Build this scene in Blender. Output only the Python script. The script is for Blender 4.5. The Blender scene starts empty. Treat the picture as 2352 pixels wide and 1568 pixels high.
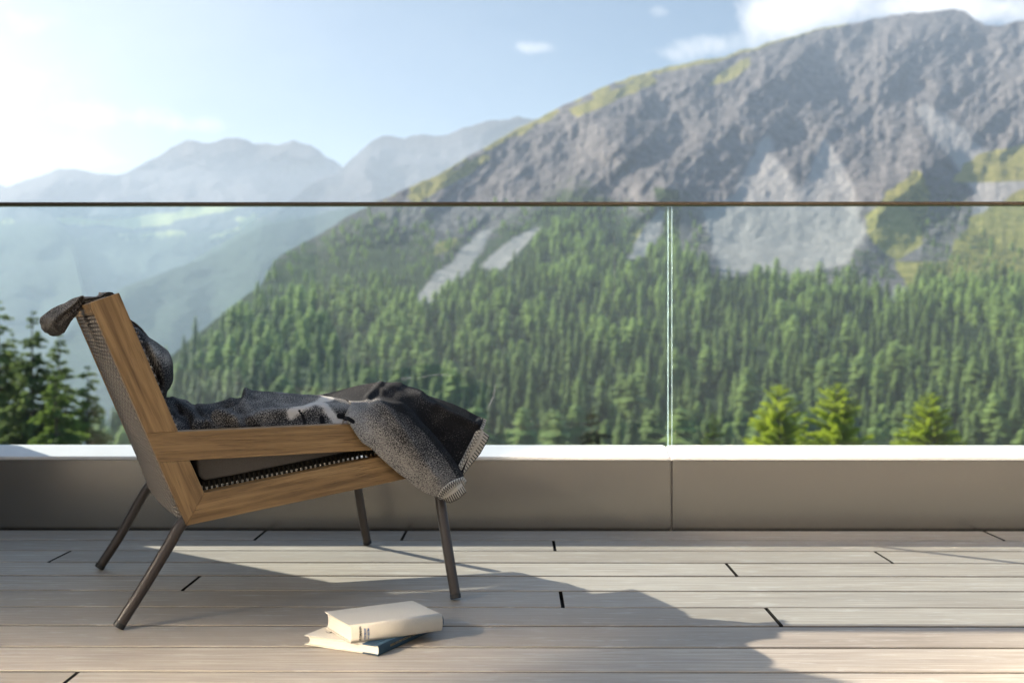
import bpy, bmesh, math, random
import numpy as np
from mathutils import Vector, Matrix
random.seed(7)
RNG = np.random.default_rng(11)
sc = bpy.context.scene
COL = sc.collection
R = math.radians

# ------------------------------------------------------------------ camera
F = 2400.0                 # focal length in units of the 2352-wide working picture
YAW = R(0.29)
CAMZ = 0.645
cam = bpy.data.cameras.new('camera'); cam_o = bpy.data.objects.new('camera', cam)
COL.objects.link(cam_o); sc.camera = cam_o
cam_o.location = (0, 0, CAMZ); cam_o.rotation_euler = (math.pi / 2, 0, YAW)
cam.sensor_width = 36; cam.lens = F / 2352 * 36; cam.shift_y = -34 / 2352
cam.clip_start = 0.05; cam.clip_end = 60000
cam.dof.use_dof = True; cam.dof.focus_distance = 2.32; cam.dof.aperture_fstop = 3.6

# ------------------------------------------------------------------ light
SUN = Vector((-1.69, 1.157, 1.0)).normalized()      # towards the sun
SUN_E = math.asin(SUN.z); SUN_A = math.atan2(SUN.x, SUN.y)
L = bpy.data.lights.new('sun', 'SUN'); L.energy = 5.0; L.angle = R(0.5); L.color = (1, .91, .79)
lo = bpy.data.objects.new('sun', L); COL.objects.link(lo)
lo.rotation_euler = (-SUN).to_track_quat('-Z', 'Y').to_euler(); lo.location = SUN * 50
sc.view_settings.view_transform = 'Standard'; sc.view_settings.look = 'None'
sc.view_settings.exposure = 1.6; sc.view_settings.gamma = 1
cy = sc.cycles
cy.use_denoising = True; cy.caustics_reflective = True; cy.caustics_refractive = False
cy.use_guiding = True; cy.use_surface_guiding = True; cy.use_volume_guiding = False
cy.blur_glossy = 0.0; cy.sample_clamp_indirect = 25; cy.max_bounces = 8; cy.transparent_max_bounces = 12
cy.volume_bounces = 1; cy.diffuse_bounces = 4; cy.glossy_bounces = 4

# ------------------------------------------------------------------ node helper
class NT:
    def __init__(s, nt): s.nt = nt
    def n(s, typ, ins=None, **kw):
        nd = s.nt.nodes.new(typ)
        for k, v in kw.items(): setattr(nd, k, v)
        for k, v in (ins or {}).items(): s.set(nd.inputs[k], v)
        return nd
    def set(s, sock, v):
        if isinstance(v, bpy.types.NodeSocket): s.nt.links.new(v, sock)
        elif isinstance(v, bpy.types.Node): s.nt.links.new(v.outputs[0], sock)
        elif isinstance(v, (tuple, list)) and len(v) == 3 and sock.type == 'RGBA': sock.default_value = (*v, 1)
        else: sock.default_value = v
    def m(s, op, a, b=0.0, c=None, clamp=False):
        nd = s.nt.nodes.new('ShaderNodeMath'); nd.operation = op; nd.use_clamp = clamp
        s.set(nd.inputs[0], a); s.set(nd.inputs[1], b)
        if c is not None: s.set(nd.inputs[2], c)
        return nd.outputs[0]
    def mix(s, f, a, b, typ='MIX'):
        nd = s.nt.nodes.new('ShaderNodeMix'); nd.data_type = 'RGBA'; nd.blend_type = typ
        s.set(nd.inputs[0], f); s.set(nd.inputs[6], a); s.set(nd.inputs[7], b); return nd.outputs[2]
    def noise(s, vec, scale, detail=3, rough=.55, dist=0.0):
        nd = s.n('ShaderNodeTexNoise', {'Scale': scale, 'Detail': detail, 'Roughness': rough, 'Distortion': dist})
        if vec is not None: s.set(nd.inputs['Vector'], vec)
        return nd.outputs[0]
    def ramp(s, f, stops):
        nd = s.nt.nodes.new('ShaderNodeValToRGB'); s.set(nd.inputs[0], f)
        el = nd.color_ramp.elements
        while len(el) < len(stops): el.new(.5)
        for e, (p, c) in zip(el, stops): e.position = p; e.color = (*c, 1) if len(c) == 3 else c
        return nd.outputs[0]
    def mapr(s, v, a, b, c=0.0, d=1.0):
        return s.n('ShaderNodeMapRange', {0: v, 1: a, 2: b, 3: c, 4: d}).outputs[0]
    def scalev(s, v, sc_):
        nd = s.n('ShaderNodeMapping', {'Vector': v, 'Scale': sc_}); return nd.outputs[0]
    def attr(s, name): return s.n('ShaderNodeAttribute', attribute_name=name)
def new_mat(name):
    M = bpy.data.materials.new(name); M.use_nodes = True
    t = NT(M.node_tree); b = M.node_tree.nodes['Principled BSDF']
    return M, t, b
def bump(t, b, h, dist=.001, st=1.0):
    nd = t.n('ShaderNodeBump', {'Height': h, 'Distance': dist, 'Strength': st}); t.set(b.inputs['Normal'], nd.outputs[0])

# ------------------------------------------------------------------ sky
w = bpy.data.worlds.new('World'); sc.world = w; w.use_nodes = True
t = NT(w.node_tree); bg = w.node_tree.nodes['Background']
sky = t.n('ShaderNodeTexSky', sky_type='NISHITA', sun_disc=False)
sky.sun_elevation = SUN_E; sky.sun_rotation = SUN_A; sky.altitude = 1800; sky.air_density = 1.0; sky.dust_density = .6; sky.ozone_density = 1.6
tc = t.n('ShaderNodeTexCoord'); sp = t.n('ShaderNodeSeparateXYZ', {0: tc.outputs['Generated']})
dy = t.m('MAXIMUM', sp.outputs[1], .05)
U = t.m('DIVIDE', sp.outputs[0], dy); W = t.m('DIVIDE', sp.outputs[2], dy)
uv = t.n('ShaderNodeCombineXYZ', {0: U, 1: W}).outputs[0]
n1 = t.noise(t.n('ShaderNodeVectorMath', {0: uv, 1: t.n('ShaderNodeVectorMath', {0: t.n('ShaderNodeTexNoise', {'Vector': uv, 'Scale': 14.0, 'Detail': 4.0}).outputs[1], 1: (.06, .05, 0)}, operation='MULTIPLY').outputs[0]}, operation='ADD').outputs[0], 11.0, 9, .68); n2 = t.noise(t.scalev(uv, (1, 1.8, 1)), 4.0, 6, .55)
def blob(px, py, rx, ry, amp):
    du = t.m('DIVIDE', t.m('SUBTRACT', U, (px - 1188) / F), rx / F)
    dw = t.m('DIVIDE', t.m('SUBTRACT', W, (750 - py) / F), ry / F)
    r2 = t.m('ADD', t.m('MULTIPLY', du, du), t.m('MULTIPLY', dw, dw))
    return t.m('MULTIPLY', t.m('EXPONENT', t.m('MULTIPLY', r2, -1.0)), amp)
acc = 0.0
for bl in [(1232, 108, 58, 20, .72), (1515, 28, 36, 18, .33), (1280, 10, 50, 12, .25),
           (1640, 105, 90, 36, .75), (1790, 45, 95, 60, 1.0), (2000, 5, 300, 50, .8), (2300, 30, 220, 50, .8), (1560, 120, 60, 30, .35),
           (40, 50, 110, 40, .42), (30, 185, 150, 45, .5), (230, 262, 180, 36, .55), (60, 340, 150, 36, .5), (440, 290, 120, 24, .42), (220, 372, 200, 22, .36)]:
    acc = t.m('ADD', acc, blob(*bl))
cl = t.m('ADD', acc, t.m('MULTIPLY', t.m('SUBTRACT', n1, .5), 2.1))
cl = t.m('MULTIPLY', t.mapr(cl, .25, 1.0), t.mapr(acc, .06, .3))
hz = t.m('MULTIPLY', t.m('EXPONENT', t.m('MULTIPLY', t.m('ADD', U, .52), -2.8)), .75)   # thin bright veil towards the sun
hz = t.m('MULTIPLY', hz, t.mapr(n2, .2, .8, .75, 1.1))
hz = t.m('MULTIPLY', hz, t.mapr(sp.outputs[1], 0, .3)); hz = t.m('MINIMUM', hz, .8)
lum = t.n('ShaderNodeRGBToBW', {0: sky.outputs[0]}).outputs[0]
scl = t.m('MULTIPLY', t.m('DIVIDE', .62, t.m('ADD', 1.0, t.m('DIVIDE', lum, 5.5))), t.mapr(sp.outputs[2], .36, .75, 1.0, 3.5))
c0 = t.n('ShaderNodeVectorMath', {0: t.mix(1.0, sky.outputs[0], (.72, 1.03, 1.10), 'MULTIPLY'), 'Scale': scl}, operation='SCALE').outputs[0]
c1 = t.mix(hz, c0, (5.6, 5.7, 5.95))
c2 = t.mix(t.m('MINIMUM', cl, .92), c1, (5.3, 5.3, 5.4))
t.set(bg.inputs[0], c2); bg.inputs[1].default_value = .07

# ------------------------------------------------------------------ object helpers
def P(px, py, Y):
    """working-picture pixel + world depth -> world point"""
    u, v = (px - 1176) / F, (750 - py) / F
    x = u * math.cos(YAW) - math.sin(YAW); y = u * math.sin(YAW) + math.cos(YAW)
    k = Y / y
    return Vector((x * k, Y, CAMZ + v * k))
def tag(o, label=None, cat=None, group=None, kind=None):
    if label: o['label'] = label
    if cat: o['category'] = cat
    if group: o['group'] = group
    if kind: o['kind'] = kind
    return o
def empty(name, loc, label, cat, group=None):
    o = bpy.data.objects.new(name, None); COL.objects.link(o); o.location = loc; o.empty_display_size = .1
    return tag(o, label, cat, group)
def link(name, me, mats, parent=None, smooth=False):
    for m_ in (mats if isinstance(mats, (list, tuple)) else [mats]): me.materials.append(m_)
    o = bpy.data.objects.new(name, me); COL.objects.link(o)
    if parent is not None:
        o.parent = parent; o.matrix_parent_inverse = Matrix.Translation(parent.location).inverted()
    if smooth: me.shade_smooth()
    return o
class MB:
    def __init__(s): s.v = []; s.f = []; s.mi = []; s.n = 0; s.att = {}
    def add(s, verts, faces, mi=0, **att):
        verts = np.asarray(verts, float).reshape(-1, 3); faces = [tuple(i + s.n for i in f) for f in faces]
        s.v.append(verts); s.f += faces; s.mi += [mi] * len(faces)
        for k, a in att.items():
            a = np.asarray(a, float)
            if a.ndim == 0: a = np.full(len(verts), float(a))
            s.att.setdefault(k, []).append((s.n, a))
        s.n += len(verts)
    def box(s, x0, x1, y0, y1, z0, z1, mi=0, **att):
        v = [(x, y, z) for x in (x0, x1) for y in (y0, y1) for z in (z0, z1)]
        s.add(v, [(0, 1, 3, 2), (4, 6, 7, 5), (0, 4, 5, 1), (2, 3, 7, 6), (0, 2, 6, 4), (1, 5, 7, 3)], mi, **att)
    def tube(s, pts, rad, seg=8, cap=True, mi=0, **att):
        pts = [Vector(p) for p in pts]; n = len(pts)
        rads = rad if isinstance(rad, (list, tuple, np.ndarray)) else [rad] * n
        V = []; up = None
        for i in range(n):
            d = (pts[min(i + 1, n - 1)] - pts[max(i - 1, 0)]).normalized()
            if up is None:
                up = Vector((0, 0, 1)) if abs(d.z) < .9 else Vector((0, 1, 0))
            a = d.cross(up).normalized(); up = a.cross(d).normalized()
            for k in range(seg):
                th = 2 * math.pi * k / seg
                V.append(pts[i] + (a * math.cos(th) + up * math.sin(th)) * rads[i])
        Fc = []
        for i in range(n - 1):
            for k in range(seg):
                k2 = (k + 1) % seg
                Fc.append((i * seg + k, i * seg + k2, (i + 1) * seg + k2, (i + 1) * seg + k))
        if cap:
            Fc.append(tuple(range(seg))[::-1]); Fc.append(tuple((n - 1) * seg + k for k in range(seg)))
        s.add([tuple(p) for p in V], Fc, mi, **att)
    def grid(s, G, mi=0, **att):
        nu, nv = G.shape[:2]
        idx = np.arange(nu * nv).reshape(nu, nv)
        a, b, c, d = idx[:-1, :-1], idx[1:, :-1], idx[1:, 1:], idx[:-1, 1:]
        f = np.stack([a, b, c, d], -1).reshape(-1, 4)
        s.add(G.reshape(-1, 3), [tuple(r) for r in f.tolist()], mi, **{k: v.reshape(-1) for k, v in att.items()})
    def mesh(s, name):
        me = bpy.data.meshes.new(name); V = np.concatenate(s.v)
        me.from_pydata(V.tolist() if len(V) < 50000 else V, [], s.f) if len(V) < 50000 else fast_mesh(me, V, s.f)
        if any(s.mi): me.polygons.foreach_set('material_index', s.mi)
        for k, ch in s.att.items():
            dim = max(a.ndim for _, a in ch)
            if dim == 1:
                arr = np.zeros(s.n)
                for i0, a in ch: arr[i0:i0 + len(a)] = a
                at = me.attributes.new(k, 'FLOAT', 'POINT'); at.data.foreach_set('value', arr)
            else:
                arr = np.zeros((s.n, 3))
                for i0, a in ch: arr[i0:i0 + len(a)] = a
                at = me.attributes.new(k, 'FLOAT_VECTOR', 'POINT'); at.data.foreach_set('vector', arr.ravel())
        me.update(); return me
    def build(s, name, mats, parent=None, smooth=False): return link(name, s.mesh(name), mats, parent, smooth)
def fast_mesh(me, V, faces):
    if isinstance(faces, np.ndarray):
        n, k = faces.shape; loops = faces.ravel(); starts = np.arange(n) * k
    else:
        lens = np.array([len(f) for f in faces]); starts = np.concatenate([[0], np.cumsum(lens)[:-1]])
        loops = np.fromiter((i for f in faces for i in f), dtype=np.int32); n = len(faces)
    me.vertices.add(len(V)); me.vertices.foreach_set('co', np.asarray(V, np.float32).ravel())
    me.loops.add(len(loops)); me.loops.foreach_set('vertex_index', loops.astype(np.int32))
    me.polygons.add(n); me.polygons.foreach_set('loop_start', starts.astype(np.int32))
    me.update(calc_edges=True)
def fattr(me, name, arr): at = me.attributes.new(name, 'FLOAT', 'POINT'); at.data.foreach_set('value', np.asarray(arr, np.float32).ravel())
def hash2(ix, iy, seed):
    h = (ix.astype(np.int64) * 374761393 + iy.astype(np.int64) * 668265263 + seed * 1442695041) & 0xffffffff
    h = ((h ^ (h >> 13)) * 1274126177) & 0xffffffff
    return ((h ^ (h >> 16)) & 0xffff) / 65535.0
def vnoise(x, y, seed=0):
    ix = np.floor(x); iy = np.floor(y); fx = x - ix; fy = y - iy
    fx = fx * fx * (3 - 2 * fx); fy = fy * fy * (3 - 2 * fy)
    a = hash2(ix, iy, seed); b = hash2(ix + 1, iy, seed); c = hash2(ix, iy + 1, seed); d = hash2(ix + 1, iy + 1, seed)
    return (a * (1 - fx) + b * fx) * (1 - fy) + (c * (1 - fx) + d * fx) * fy
def fbm(x, y, oct_=5, seed=0, ridged=False, gain=.5):
    s = np.zeros(np.broadcast(x, y).shape); a = 1.0; tot = 0
    for o in range(oct_):
        v = vnoise(x + o * 17.3, y - o * 9.1, seed + o)
        if ridged: v = 1 - np.abs(2 * v - 1)
        s += v * a; tot += a; a *= gain; x = x * 2.03; y = y * 2.03
    return s / tot
def inpoly(x, y, poly):
    c = np.zeros(x.shape, bool); n = len(poly); j = n - 1
    for i in range(n):
        xi, yi = poly[i]; xj, yj = poly[j]
        if yi != yj:
            c ^= ((yi > y) != (yj > y)) & (x < (xj - xi) * (y - yi) / (yj - yi) + xi)
        j = i
    return c
def dist_poly(x, y, pts):
    best = np.full(np.broadcast(x, y).shape, 1e9)
    for (x0, y0), (x1, y1) in zip(pts[:-1], pts[1:]):
        dx, dy_ = x1 - x0, y1 - y0
        tt = np.clip(((x - x0) * dx + (y - y0) * dy_) / (dx * dx + dy_ * dy_ + 1e-9), 0, 1)
        best = np.minimum(best, np.hypot(x - x0 - tt * dx, y - y0 - tt * dy_))
    return best
def crs(C, nu, nv):
    """Catmull-Rom surface through a control grid C[i][j][3]"""
    C = np.asarray(C, float)
    def along(A, n):
        m = A.shape[0]; A = np.concatenate([2 * A[:1] - A[1:2], A, 2 * A[-1:] - A[-2:-1]])
        u = np.linspace(0, m - 1, n); i = np.minimum(u.astype(int), m - 2); f = (u - i).reshape(-1, *([1] * (A.ndim - 1)))
        p0, p1, p2, p3 = A[i], A[i + 1], A[i + 2], A[i + 3]
        return .5 * (2 * p1 + (p2 - p0) * f + (2 * p0 - 5 * p1 + 4 * p2 - p3) * f ** 2 + (3 * p1 - p0 - 3 * p2 + p3) * f ** 3)
    G = along(C, nu); G = along(G.transpose(1, 0, 2), nv).transpose(1, 0, 2)
    return G

# ------------------------------------------------------------------ materials
def leafmat(name, c_dark, c_light, trans=.25):
    M, t, b = new_mat(name)
    info = t.n('ShaderNodeObjectInfo'); a = t.attr('var')
    geo = t.n('ShaderNodeNewGeometry')
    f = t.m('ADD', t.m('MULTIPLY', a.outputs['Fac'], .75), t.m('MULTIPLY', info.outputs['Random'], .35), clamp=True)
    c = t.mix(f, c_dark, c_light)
    t.set(b.inputs['Base Color'], c); b.inputs['Roughness'].default_value = .7
    b.inputs['Specular IOR Level'].default_value = .15
    tr = t.n('ShaderNodeBsdfTranslucent', {'Color': c})
    mx = t.n('ShaderNodeMixShader', {0: trans}); t.set(mx.inputs[1], b.outputs[0]); t.set(mx.inputs[2], tr.outputs[0])
    t.set(M.node_tree.nodes['Material Output'].inputs[0], mx.outputs[0])
    return M
M_spruce = leafmat('spruce_needles', (.05, .085, .03), (.26, .32, .10), .5)
M_spruce_dark = leafmat('dark_spruce_needles', (.008, .018, .006), (.05, .07, .02), .2)
M_larch = leafmat('larch_needles', (.08, .13, .03), (.24, .32, .07), .45)
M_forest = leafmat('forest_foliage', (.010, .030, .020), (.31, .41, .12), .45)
M_gold = leafmat('yellowing_larch_needles', (.26, .36, .03), (.55, .62, .07), .6)
M_bark, t, b = new_mat('bark'); t.set(b.inputs['Base Color'], t.mix(t.noise(None, 6, 4), (.06, .045, .035), (.16, .12, .09))); b.inputs['Roughness'].default_value = .9

def wood_frame():
    M, t, b = new_mat('oiled_teak')
    g = t.attr('gc').outputs['Vector']
    n1 = t.noise(t.scalev(g, (3, 60, 25)), 1.0, 6, .6, .6); n2 = t.noise(t.scalev(g, (12, 420, 160)), 1.0, 3, .6)
    n3 = t.noise(t.scalev(g, (2.2, 9, 5)), 1.0, 3, .5)
    pores = t.mapr(t.noise(t.scalev(g, (16, 700, 300)), 1.0, 2, .5), .60, .72)
    c = t.ramp(n1, [(.34, (.12, .068, .027)), (.50, (.235, .14, .058)), (.66, (.335, .21, .092))])
    c = t.mix(t.m('MULTIPLY', t.mapr(n3, .3, .7), .3), c, (.20, .125, .06))
    c = t.mix(t.m('MULTIPLY', pores, .8), c, (.075, .04, .018))
    t.set(b.inputs['Base Color'], c); b.inputs['Roughness'].default_value = .55
    b.inputs['Specular IOR Level'].default_value = .35
    bump(t, b, t.m('ADD', t.m('MULTIPLY', n2, .6), t.m('SUBTRACT', t.m('MULTIPLY', n1, .5), t.m('MULTIPLY', pores, .7))), .0012, .8)
    return M
M_wood = wood_frame()
def deck_mat():
    M, t, b = new_mat('weathered_decking')
    g = t.attr('gc').outputs['Vector']; r = t.attr('rnd').outputs['Fac']
    n1 = t.noise(t.scalev(g, (1.6, 26, 1)), 1.0, 6, .62, 1.2); n2 = t.noise(t.scalev(g, (5, 260, 1)), 1.0, 4, .6, .3)
    n3 = t.noise(t.scalev(g, (1.1, 3.0, 1)), 1.3, 4, .6); n4 = t.noise(t.scalev(g, (9, 40, 1)), 1.0, 5, .7)
    wv = t.n('ShaderNodeTexWave', {'Vector': t.scalev(g, (.35, 9, 1)), 'Scale': 1.6, 'Distortion': 5.0, 'Detail': 3.0, 'Detail Scale': .7}, wave_type='BANDS', bands_direction='Y').outputs[0]
    c = t.ramp(t.m('ADD', t.m('MULTIPLY', t.m('ADD', t.m('MULTIPLY', t.m('SUBTRACT', n1, .5), 1.7), .5), .6), t.m('MULTIPLY', r, .4)), [(.22, (.245, .208, .162)), (.5, (.345, .297, .238)), (.75, (.45, .395, .32))])
    c = t.mix(t.m('MULTIPLY', t.mapr(n2, .38, .62), .75), c, (.19, .155, .12))
    c = t.mix(t.m('MULTIPLY', wv, .42), c, (.26, .215, .17))
    c = t.mix(t.m('MULTIPLY', t.mapr(n3, .35, .7), .25), c, (.42, .395, .35))
    c = t.mix(t.m('MULTIPLY', t.mapr(n4, .55, .72), .45), c, (.52, .49, .44))
    t.set(b.inputs['Base Color'], c)
    t.set(b.inputs['Roughness'], t.mapr(n1, .3, .7, .50, .66)); b.inputs['Specular IOR Level'].default_value = .42
    bump(t, b, t.m('ADD', t.m('MULTIPLY', n2, .5), t.m('MULTIPLY', n1, .6)), .0008, .5)
    return M
M_deck = deck_mat()
def plain(name, col, rough=.6, metal=0.0, spec=.5, nscale=None, namt=.15, bmp=None):
    M, t, b = new_mat(name)
    if nscale:
        tcx = t.n('ShaderNodeTexCoord').outputs['Object']; n = t.noise(tcx, nscale, 5, .6)
        c2 = tuple(x * (1 - namt * 2) for x in col)
        t.set(b.inputs['Base Color'], t.mix(t.mapr(n, .3, .7), c2, col))
        if bmp: bump(t, b, t.noise(tcx, bmp[0], 3), bmp[1], .6)
    else: b.inputs['Base Color'].default_value = (*col, 1)
    b.inputs['Roughness'].default_value = rough; b.inputs['Metallic'].default_value = metal; b.inputs['Specular IOR Level'].default_value = spec
    return M
M_joist = plain('dark_substructure', (.012, .011, .010), .9)
M_leg = plain('bronze_powder_coat', (.045, .034, .028), .42, .0, .5, 400, .12, (900, .0002))
M_cap = plain('black_plastic', (.012, .012, .012), .5)
M_cush = plain('grey_cushion_fabric', (.16, .145, .13), .9, 0, .2, 500, .15, (700, .0006))
M_facade = plain('pale_render', (.36, .33, .30), .85, 0, .3, 3, .05)
M_ledge = plain('pale_coping', (.62, .61, .60), .5, 0, .4, 14, .03)
M_rail = plain('bronze_anodised_rail', (.085, .065, .045), .38, .6, .5, 40, .1)
M_mirror = plain('solar_control_glazing', (.95, .89, .80), .10, 1.0)
M_bookcream = plain('cream_book_cloth', (.52, .475, .395), .75, 0, .3, 260, .03, (1500, .0003))
M_bookwhite = plain('ivory_cover_paper', (.60, .55, .455), .6, 0, .3, 40, .02)
M_navy = plain('navy_book_cloth', (.018, .052, .085), .62, 0, .35, 600, .12, (1800, .0003))
M_black_ink = plain('black_ink', (.01, .01, .012), .6)
M_blue_ink = plain('blue_ink', (.02, .11, .36), .6)
M_gold_ink = plain('gold_foil', (.50, .34, .13), .4, .6)
M_brown_ink = plain('brown_ink', (.16, .075, .03), .6)
M_page, t, b = new_mat('page_edges')
g = t.attr('gc').outputs['Vector']
nn = t.noise(t.scalev(g, (3, 3, 1600)), 1.0, 2, .5)
t.set(b.inputs['Base Color'], t.mix(t.mapr(nn, .35, .7), (.54, .48, .40), (.70, .64, .56))); b.inputs['Roughness'].default_value = .8
bump(t, b, nn, .0003, .6)
# satin metal cladding of the low wall
M_clad, t, b = new_mat('satin_metal_cladding')
tcx = t.n('ShaderNodeTexCoord').outputs['Object']; n = t.noise(t.scalev(tcx, (1.2, 1, 6)), 2.0, 4)
t.set(b.inputs['Base Color'], t.mix(n, (.235, .225, .205), (.25, .24, .22))); b.inputs['Metallic'].default_value = .93
b.inputs['Roughness'].default_value = .235
# balustrade glass
def glassmat(name, tint, edge=False):
    M = bpy.data.materials.new(name); M.use_nodes = True; t = NT(M.node_tree); M.node_tree.nodes.remove(M.node_tree.nodes['Principled BSDF'])
    tr = t.n('ShaderNodeBsdfTransparent', {'Color': (*tint, 1)}); gl = t.n('ShaderNodeBsdfGlossy', {'Roughness': .0})
    bf = t.n('ShaderNodeNewGeometry').outputs['Backfacing']; fr = t.n('ShaderNodeFresnel', {'IOR': t.mapr(bf, 0, 1, 1.4, 1 / 1.4)})
    mx = t.n('ShaderNodeMixShader', {0: t.m('MULTIPLY', fr.outputs[0], .8)}); t.set(mx.inputs[1], tr.outputs[0]); t.set(mx.inputs[2], gl.outputs[0])
    t.set(M.node_tree.nodes['Material Output'].inputs[0], mx.outputs[0]); return M
M_glass = glassmat('clear_safety_glass', (.925, .972, .982))
M_glassedge, t, b = new_mat('polished_glass_edge'); b.inputs['Base Color'].default_value = (.62, .80, .82, 1); b.inputs['Roughness'].default_value = .15
b.inputs['Transmission Weight'].default_value = .35
M_reflection = bpy.data.materials.new('painted_reflection'); M_reflection.use_nodes = True  # pale colour for the reflections painted on the panes
t = NT(M_reflection.node_tree); b = M_reflection.node_tree.nodes['Principled BSDF']; b.inputs['Base Color'].default_value = (.8, .8, .78, 1)
t.set(b.inputs['Alpha'], t.m('MULTIPLY', t.attr('fade').outputs['Fac'], t.mapr(t.noise(t.n('ShaderNodeTexCoord').outputs['Object'], 60, 3), .3, .7, .25, .6)))

# rope weave
M_rope, t, b = new_mat('taupe_rope')
g = t.attr('gc').outputs['Vector']
wv = t.n('ShaderNodeTexWave', {'Vector': g, 'Scale': 160.0, 'Distortion': .5}, wave_type='BANDS', bands_direction='DIAGONAL').outputs[0]
t.set(b.inputs['Base Color'], t.mix(wv, (.065, .055, .048), (.30, .265, .23))); b.inputs['Roughness'].default_value = .8; bump(t, b, wv, .0006, .7)
M_rope_dark, t, b = new_mat('dark_rope'); b.inputs['Specular IOR Level'].default_value = .05; t.set(b.inputs['Base Color'], t.mix(t.noise(None, 300, 2), (.010, .009, .007), (.04, .036, .028))); b.inputs['Roughness'].default_value = .7

# blanket
def blanket_mat():
    M, t, b = new_mat('speckled_wool')
    g = t.attr('gc').outputs['Vector']; sp_ = t.attr('speck').outputs['Fac']; wh = t.attr('white').outputs['Fac']; bk = t.attr('black').outputs['Fac']
    tcx = t.n('ShaderNodeTexCoord').outputs['Object']
    n1 = t.noise(g, 300, 2, .7); n2 = t.noise(g, 20, 4, .65); n3 = t.noise(t.scalev(g, (380, 900, 380)), 1.0, 1)
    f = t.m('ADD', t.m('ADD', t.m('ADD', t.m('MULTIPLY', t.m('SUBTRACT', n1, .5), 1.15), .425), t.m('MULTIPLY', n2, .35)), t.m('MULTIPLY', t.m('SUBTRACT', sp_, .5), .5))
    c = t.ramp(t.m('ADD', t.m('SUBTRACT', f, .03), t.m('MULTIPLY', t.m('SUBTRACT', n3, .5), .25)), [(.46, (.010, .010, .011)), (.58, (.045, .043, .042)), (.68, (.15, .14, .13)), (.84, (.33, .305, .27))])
    whm = t.mapr(t.m('ADD', wh, t.m('ADD', t.m('MULTIPLY', t.m('SUBTRACT', n1, .5), .9), t.m('MULTIPLY', t.m('SUBTRACT', t.noise(g, 60, 4, .7), .5), 1.2))), .40, .85)
    bkm = t.mapr(t.m('ADD', bk, t.m('MULTIPLY', t.m('SUBTRACT', n1, .5), .5)), .42, .62)
    c = t.mix(whm, c, (.50, .46, .41)); c = t.mix(bkm, c, (.008, .008, .009))
    t.set(b.inputs['Base Color'], c); b.inputs['Roughness'].default_value = .95; b.inputs['Specular IOR Level'].default_value = .1
    b.inputs['Sheen Weight'].default_value = .0; b.inputs['Sheen Roughness'].default_value = .4
    bump(t, b, t.m('ADD', n1, t.m('MULTIPLY', n3, .6)), .0016, .8)
    return M
M_blanket = blanket_mat()
M_trim = plain('cream_felt_trim', (.50, .46, .39), .9, 0, .2, 500, .12, (900, .0006))
M_thread = plain('black_thread', (.008, .008, .008), .7)

# ------------------------------------------------------------------ TERRAIN
def zground(Y): return np.interp(Y, [-60, 4, 45, 90, 430, 900, 1500, 30000], [-3.2, -3.4, -9, -19, -66, -330, -420, -420])
ys_ = np.concatenate([np.linspace(-60, 100, 60), np.geomspace(105, 28000, 90)]); xs_ = np.linspace(-1, 1, 81)
G = np.zeros((len(ys_), 81, 3)); half = 60 + np.abs(ys_) * 1.1 + 0
G[:, :, 0] = xs_[None, :] * half[:, None]; G[:, :, 1] = ys_[:, None]
G[:, :, 2] = zground(ys_)[:, None] + (fbm(G[:, :, 0] / 30, G[:, :, 1] / 30, 4, 3) - .5) * np.clip(np.abs(ys_)[:, None] * .03, .2, 6)
M_ground, t, b = new_mat('meadow_ground')
geo = t.n('ShaderNodeNewGeometry').outputs['Position']
t.set(b.inputs['Base Color'], t.mix(t.mapr(t.noise(geo, .08, 8, .6), .35, .65), (.055, .085, .03), (.16, .17, .075))); b.inputs['Roughness'].default_value = .95; b.inputs['Specular IOR Level'].default_value = .1
mb = MB(); mb.grid(G); o = mb.build('ground', M_ground, smooth=True); tag(o, kind='structure')

def terrain_mat(name, rock_a, rock_b, scree, grass_a, grass_b, green, bdist, sc_=1.0):
    M, t, b = new_mat(name)
    pos = t.n('ShaderNodeNewGeometry').outputs['Position']
    n1 = t.noise(pos, .012 * sc_, 9, .65); n2 = t.noise(pos, .045 * sc_, 7, .7); n3 = t.noise(t.scalev(pos, (1, .35, .12)), .05 * sc_, 6, .65)
    rock = t.mix(t.mapr(n3, .35, .65), rock_a, rock_b)
    rock = t.mix(t.m('MULTIPLY', t.mapr(n2, .35, .50, 1, 0), .6), rock, tuple(x * .5 for x in rock_a)); rock = t.mix(t.m('MULTIPLY', t.mapr(n2, .55, .75), .5), rock, tuple(min(1, x * 1.7) for x in rock_b))
    scr = t.mix(t.mapr(n3, .3, .7), tuple(x * .78 for x in scree), scree)
    gr = t.mix(t.mapr(n2, .4, .65), grass_a, grass_b)
    gn = t.mix(t.mapr(n2, .35, .65), tuple(x * .45 for x in green), green)
    def msk(a, lo_=.42, hi=.58, k=.7): return t.mapr(t.m('ADD', t.attr(a).outputs['Fac'], t.m('MULTIPLY', t.m('SUBTRACT', n2, .5), k)), lo_, hi)
    c = t.mix(msk('scree', .22, .72, .5), rock, scr); c = t.mix(msk('grass'), c, gr); c = t.mix(msk('green', .42, .58, 1.5), c, gn)
    t.set(b.inputs['Base Color'], c); b.inputs['Roughness'].default_value = .95; b.inputs['Specular IOR Level'].default_value = .05
    bump(t, b, t.m('ADD', n2, t.m('MULTIPLY', n1, 1.5)), bdist, 1.0)
    return M
def soft(m, it=2):
    m = m.astype(float)
    for _ in range(it):
        m = (m + np.roll(m, 1, 0) + np.roll(m, -1, 0) + np.roll(m, 1, 1) + np.roll(m, -1, 1)) / 5
    return m
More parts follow.
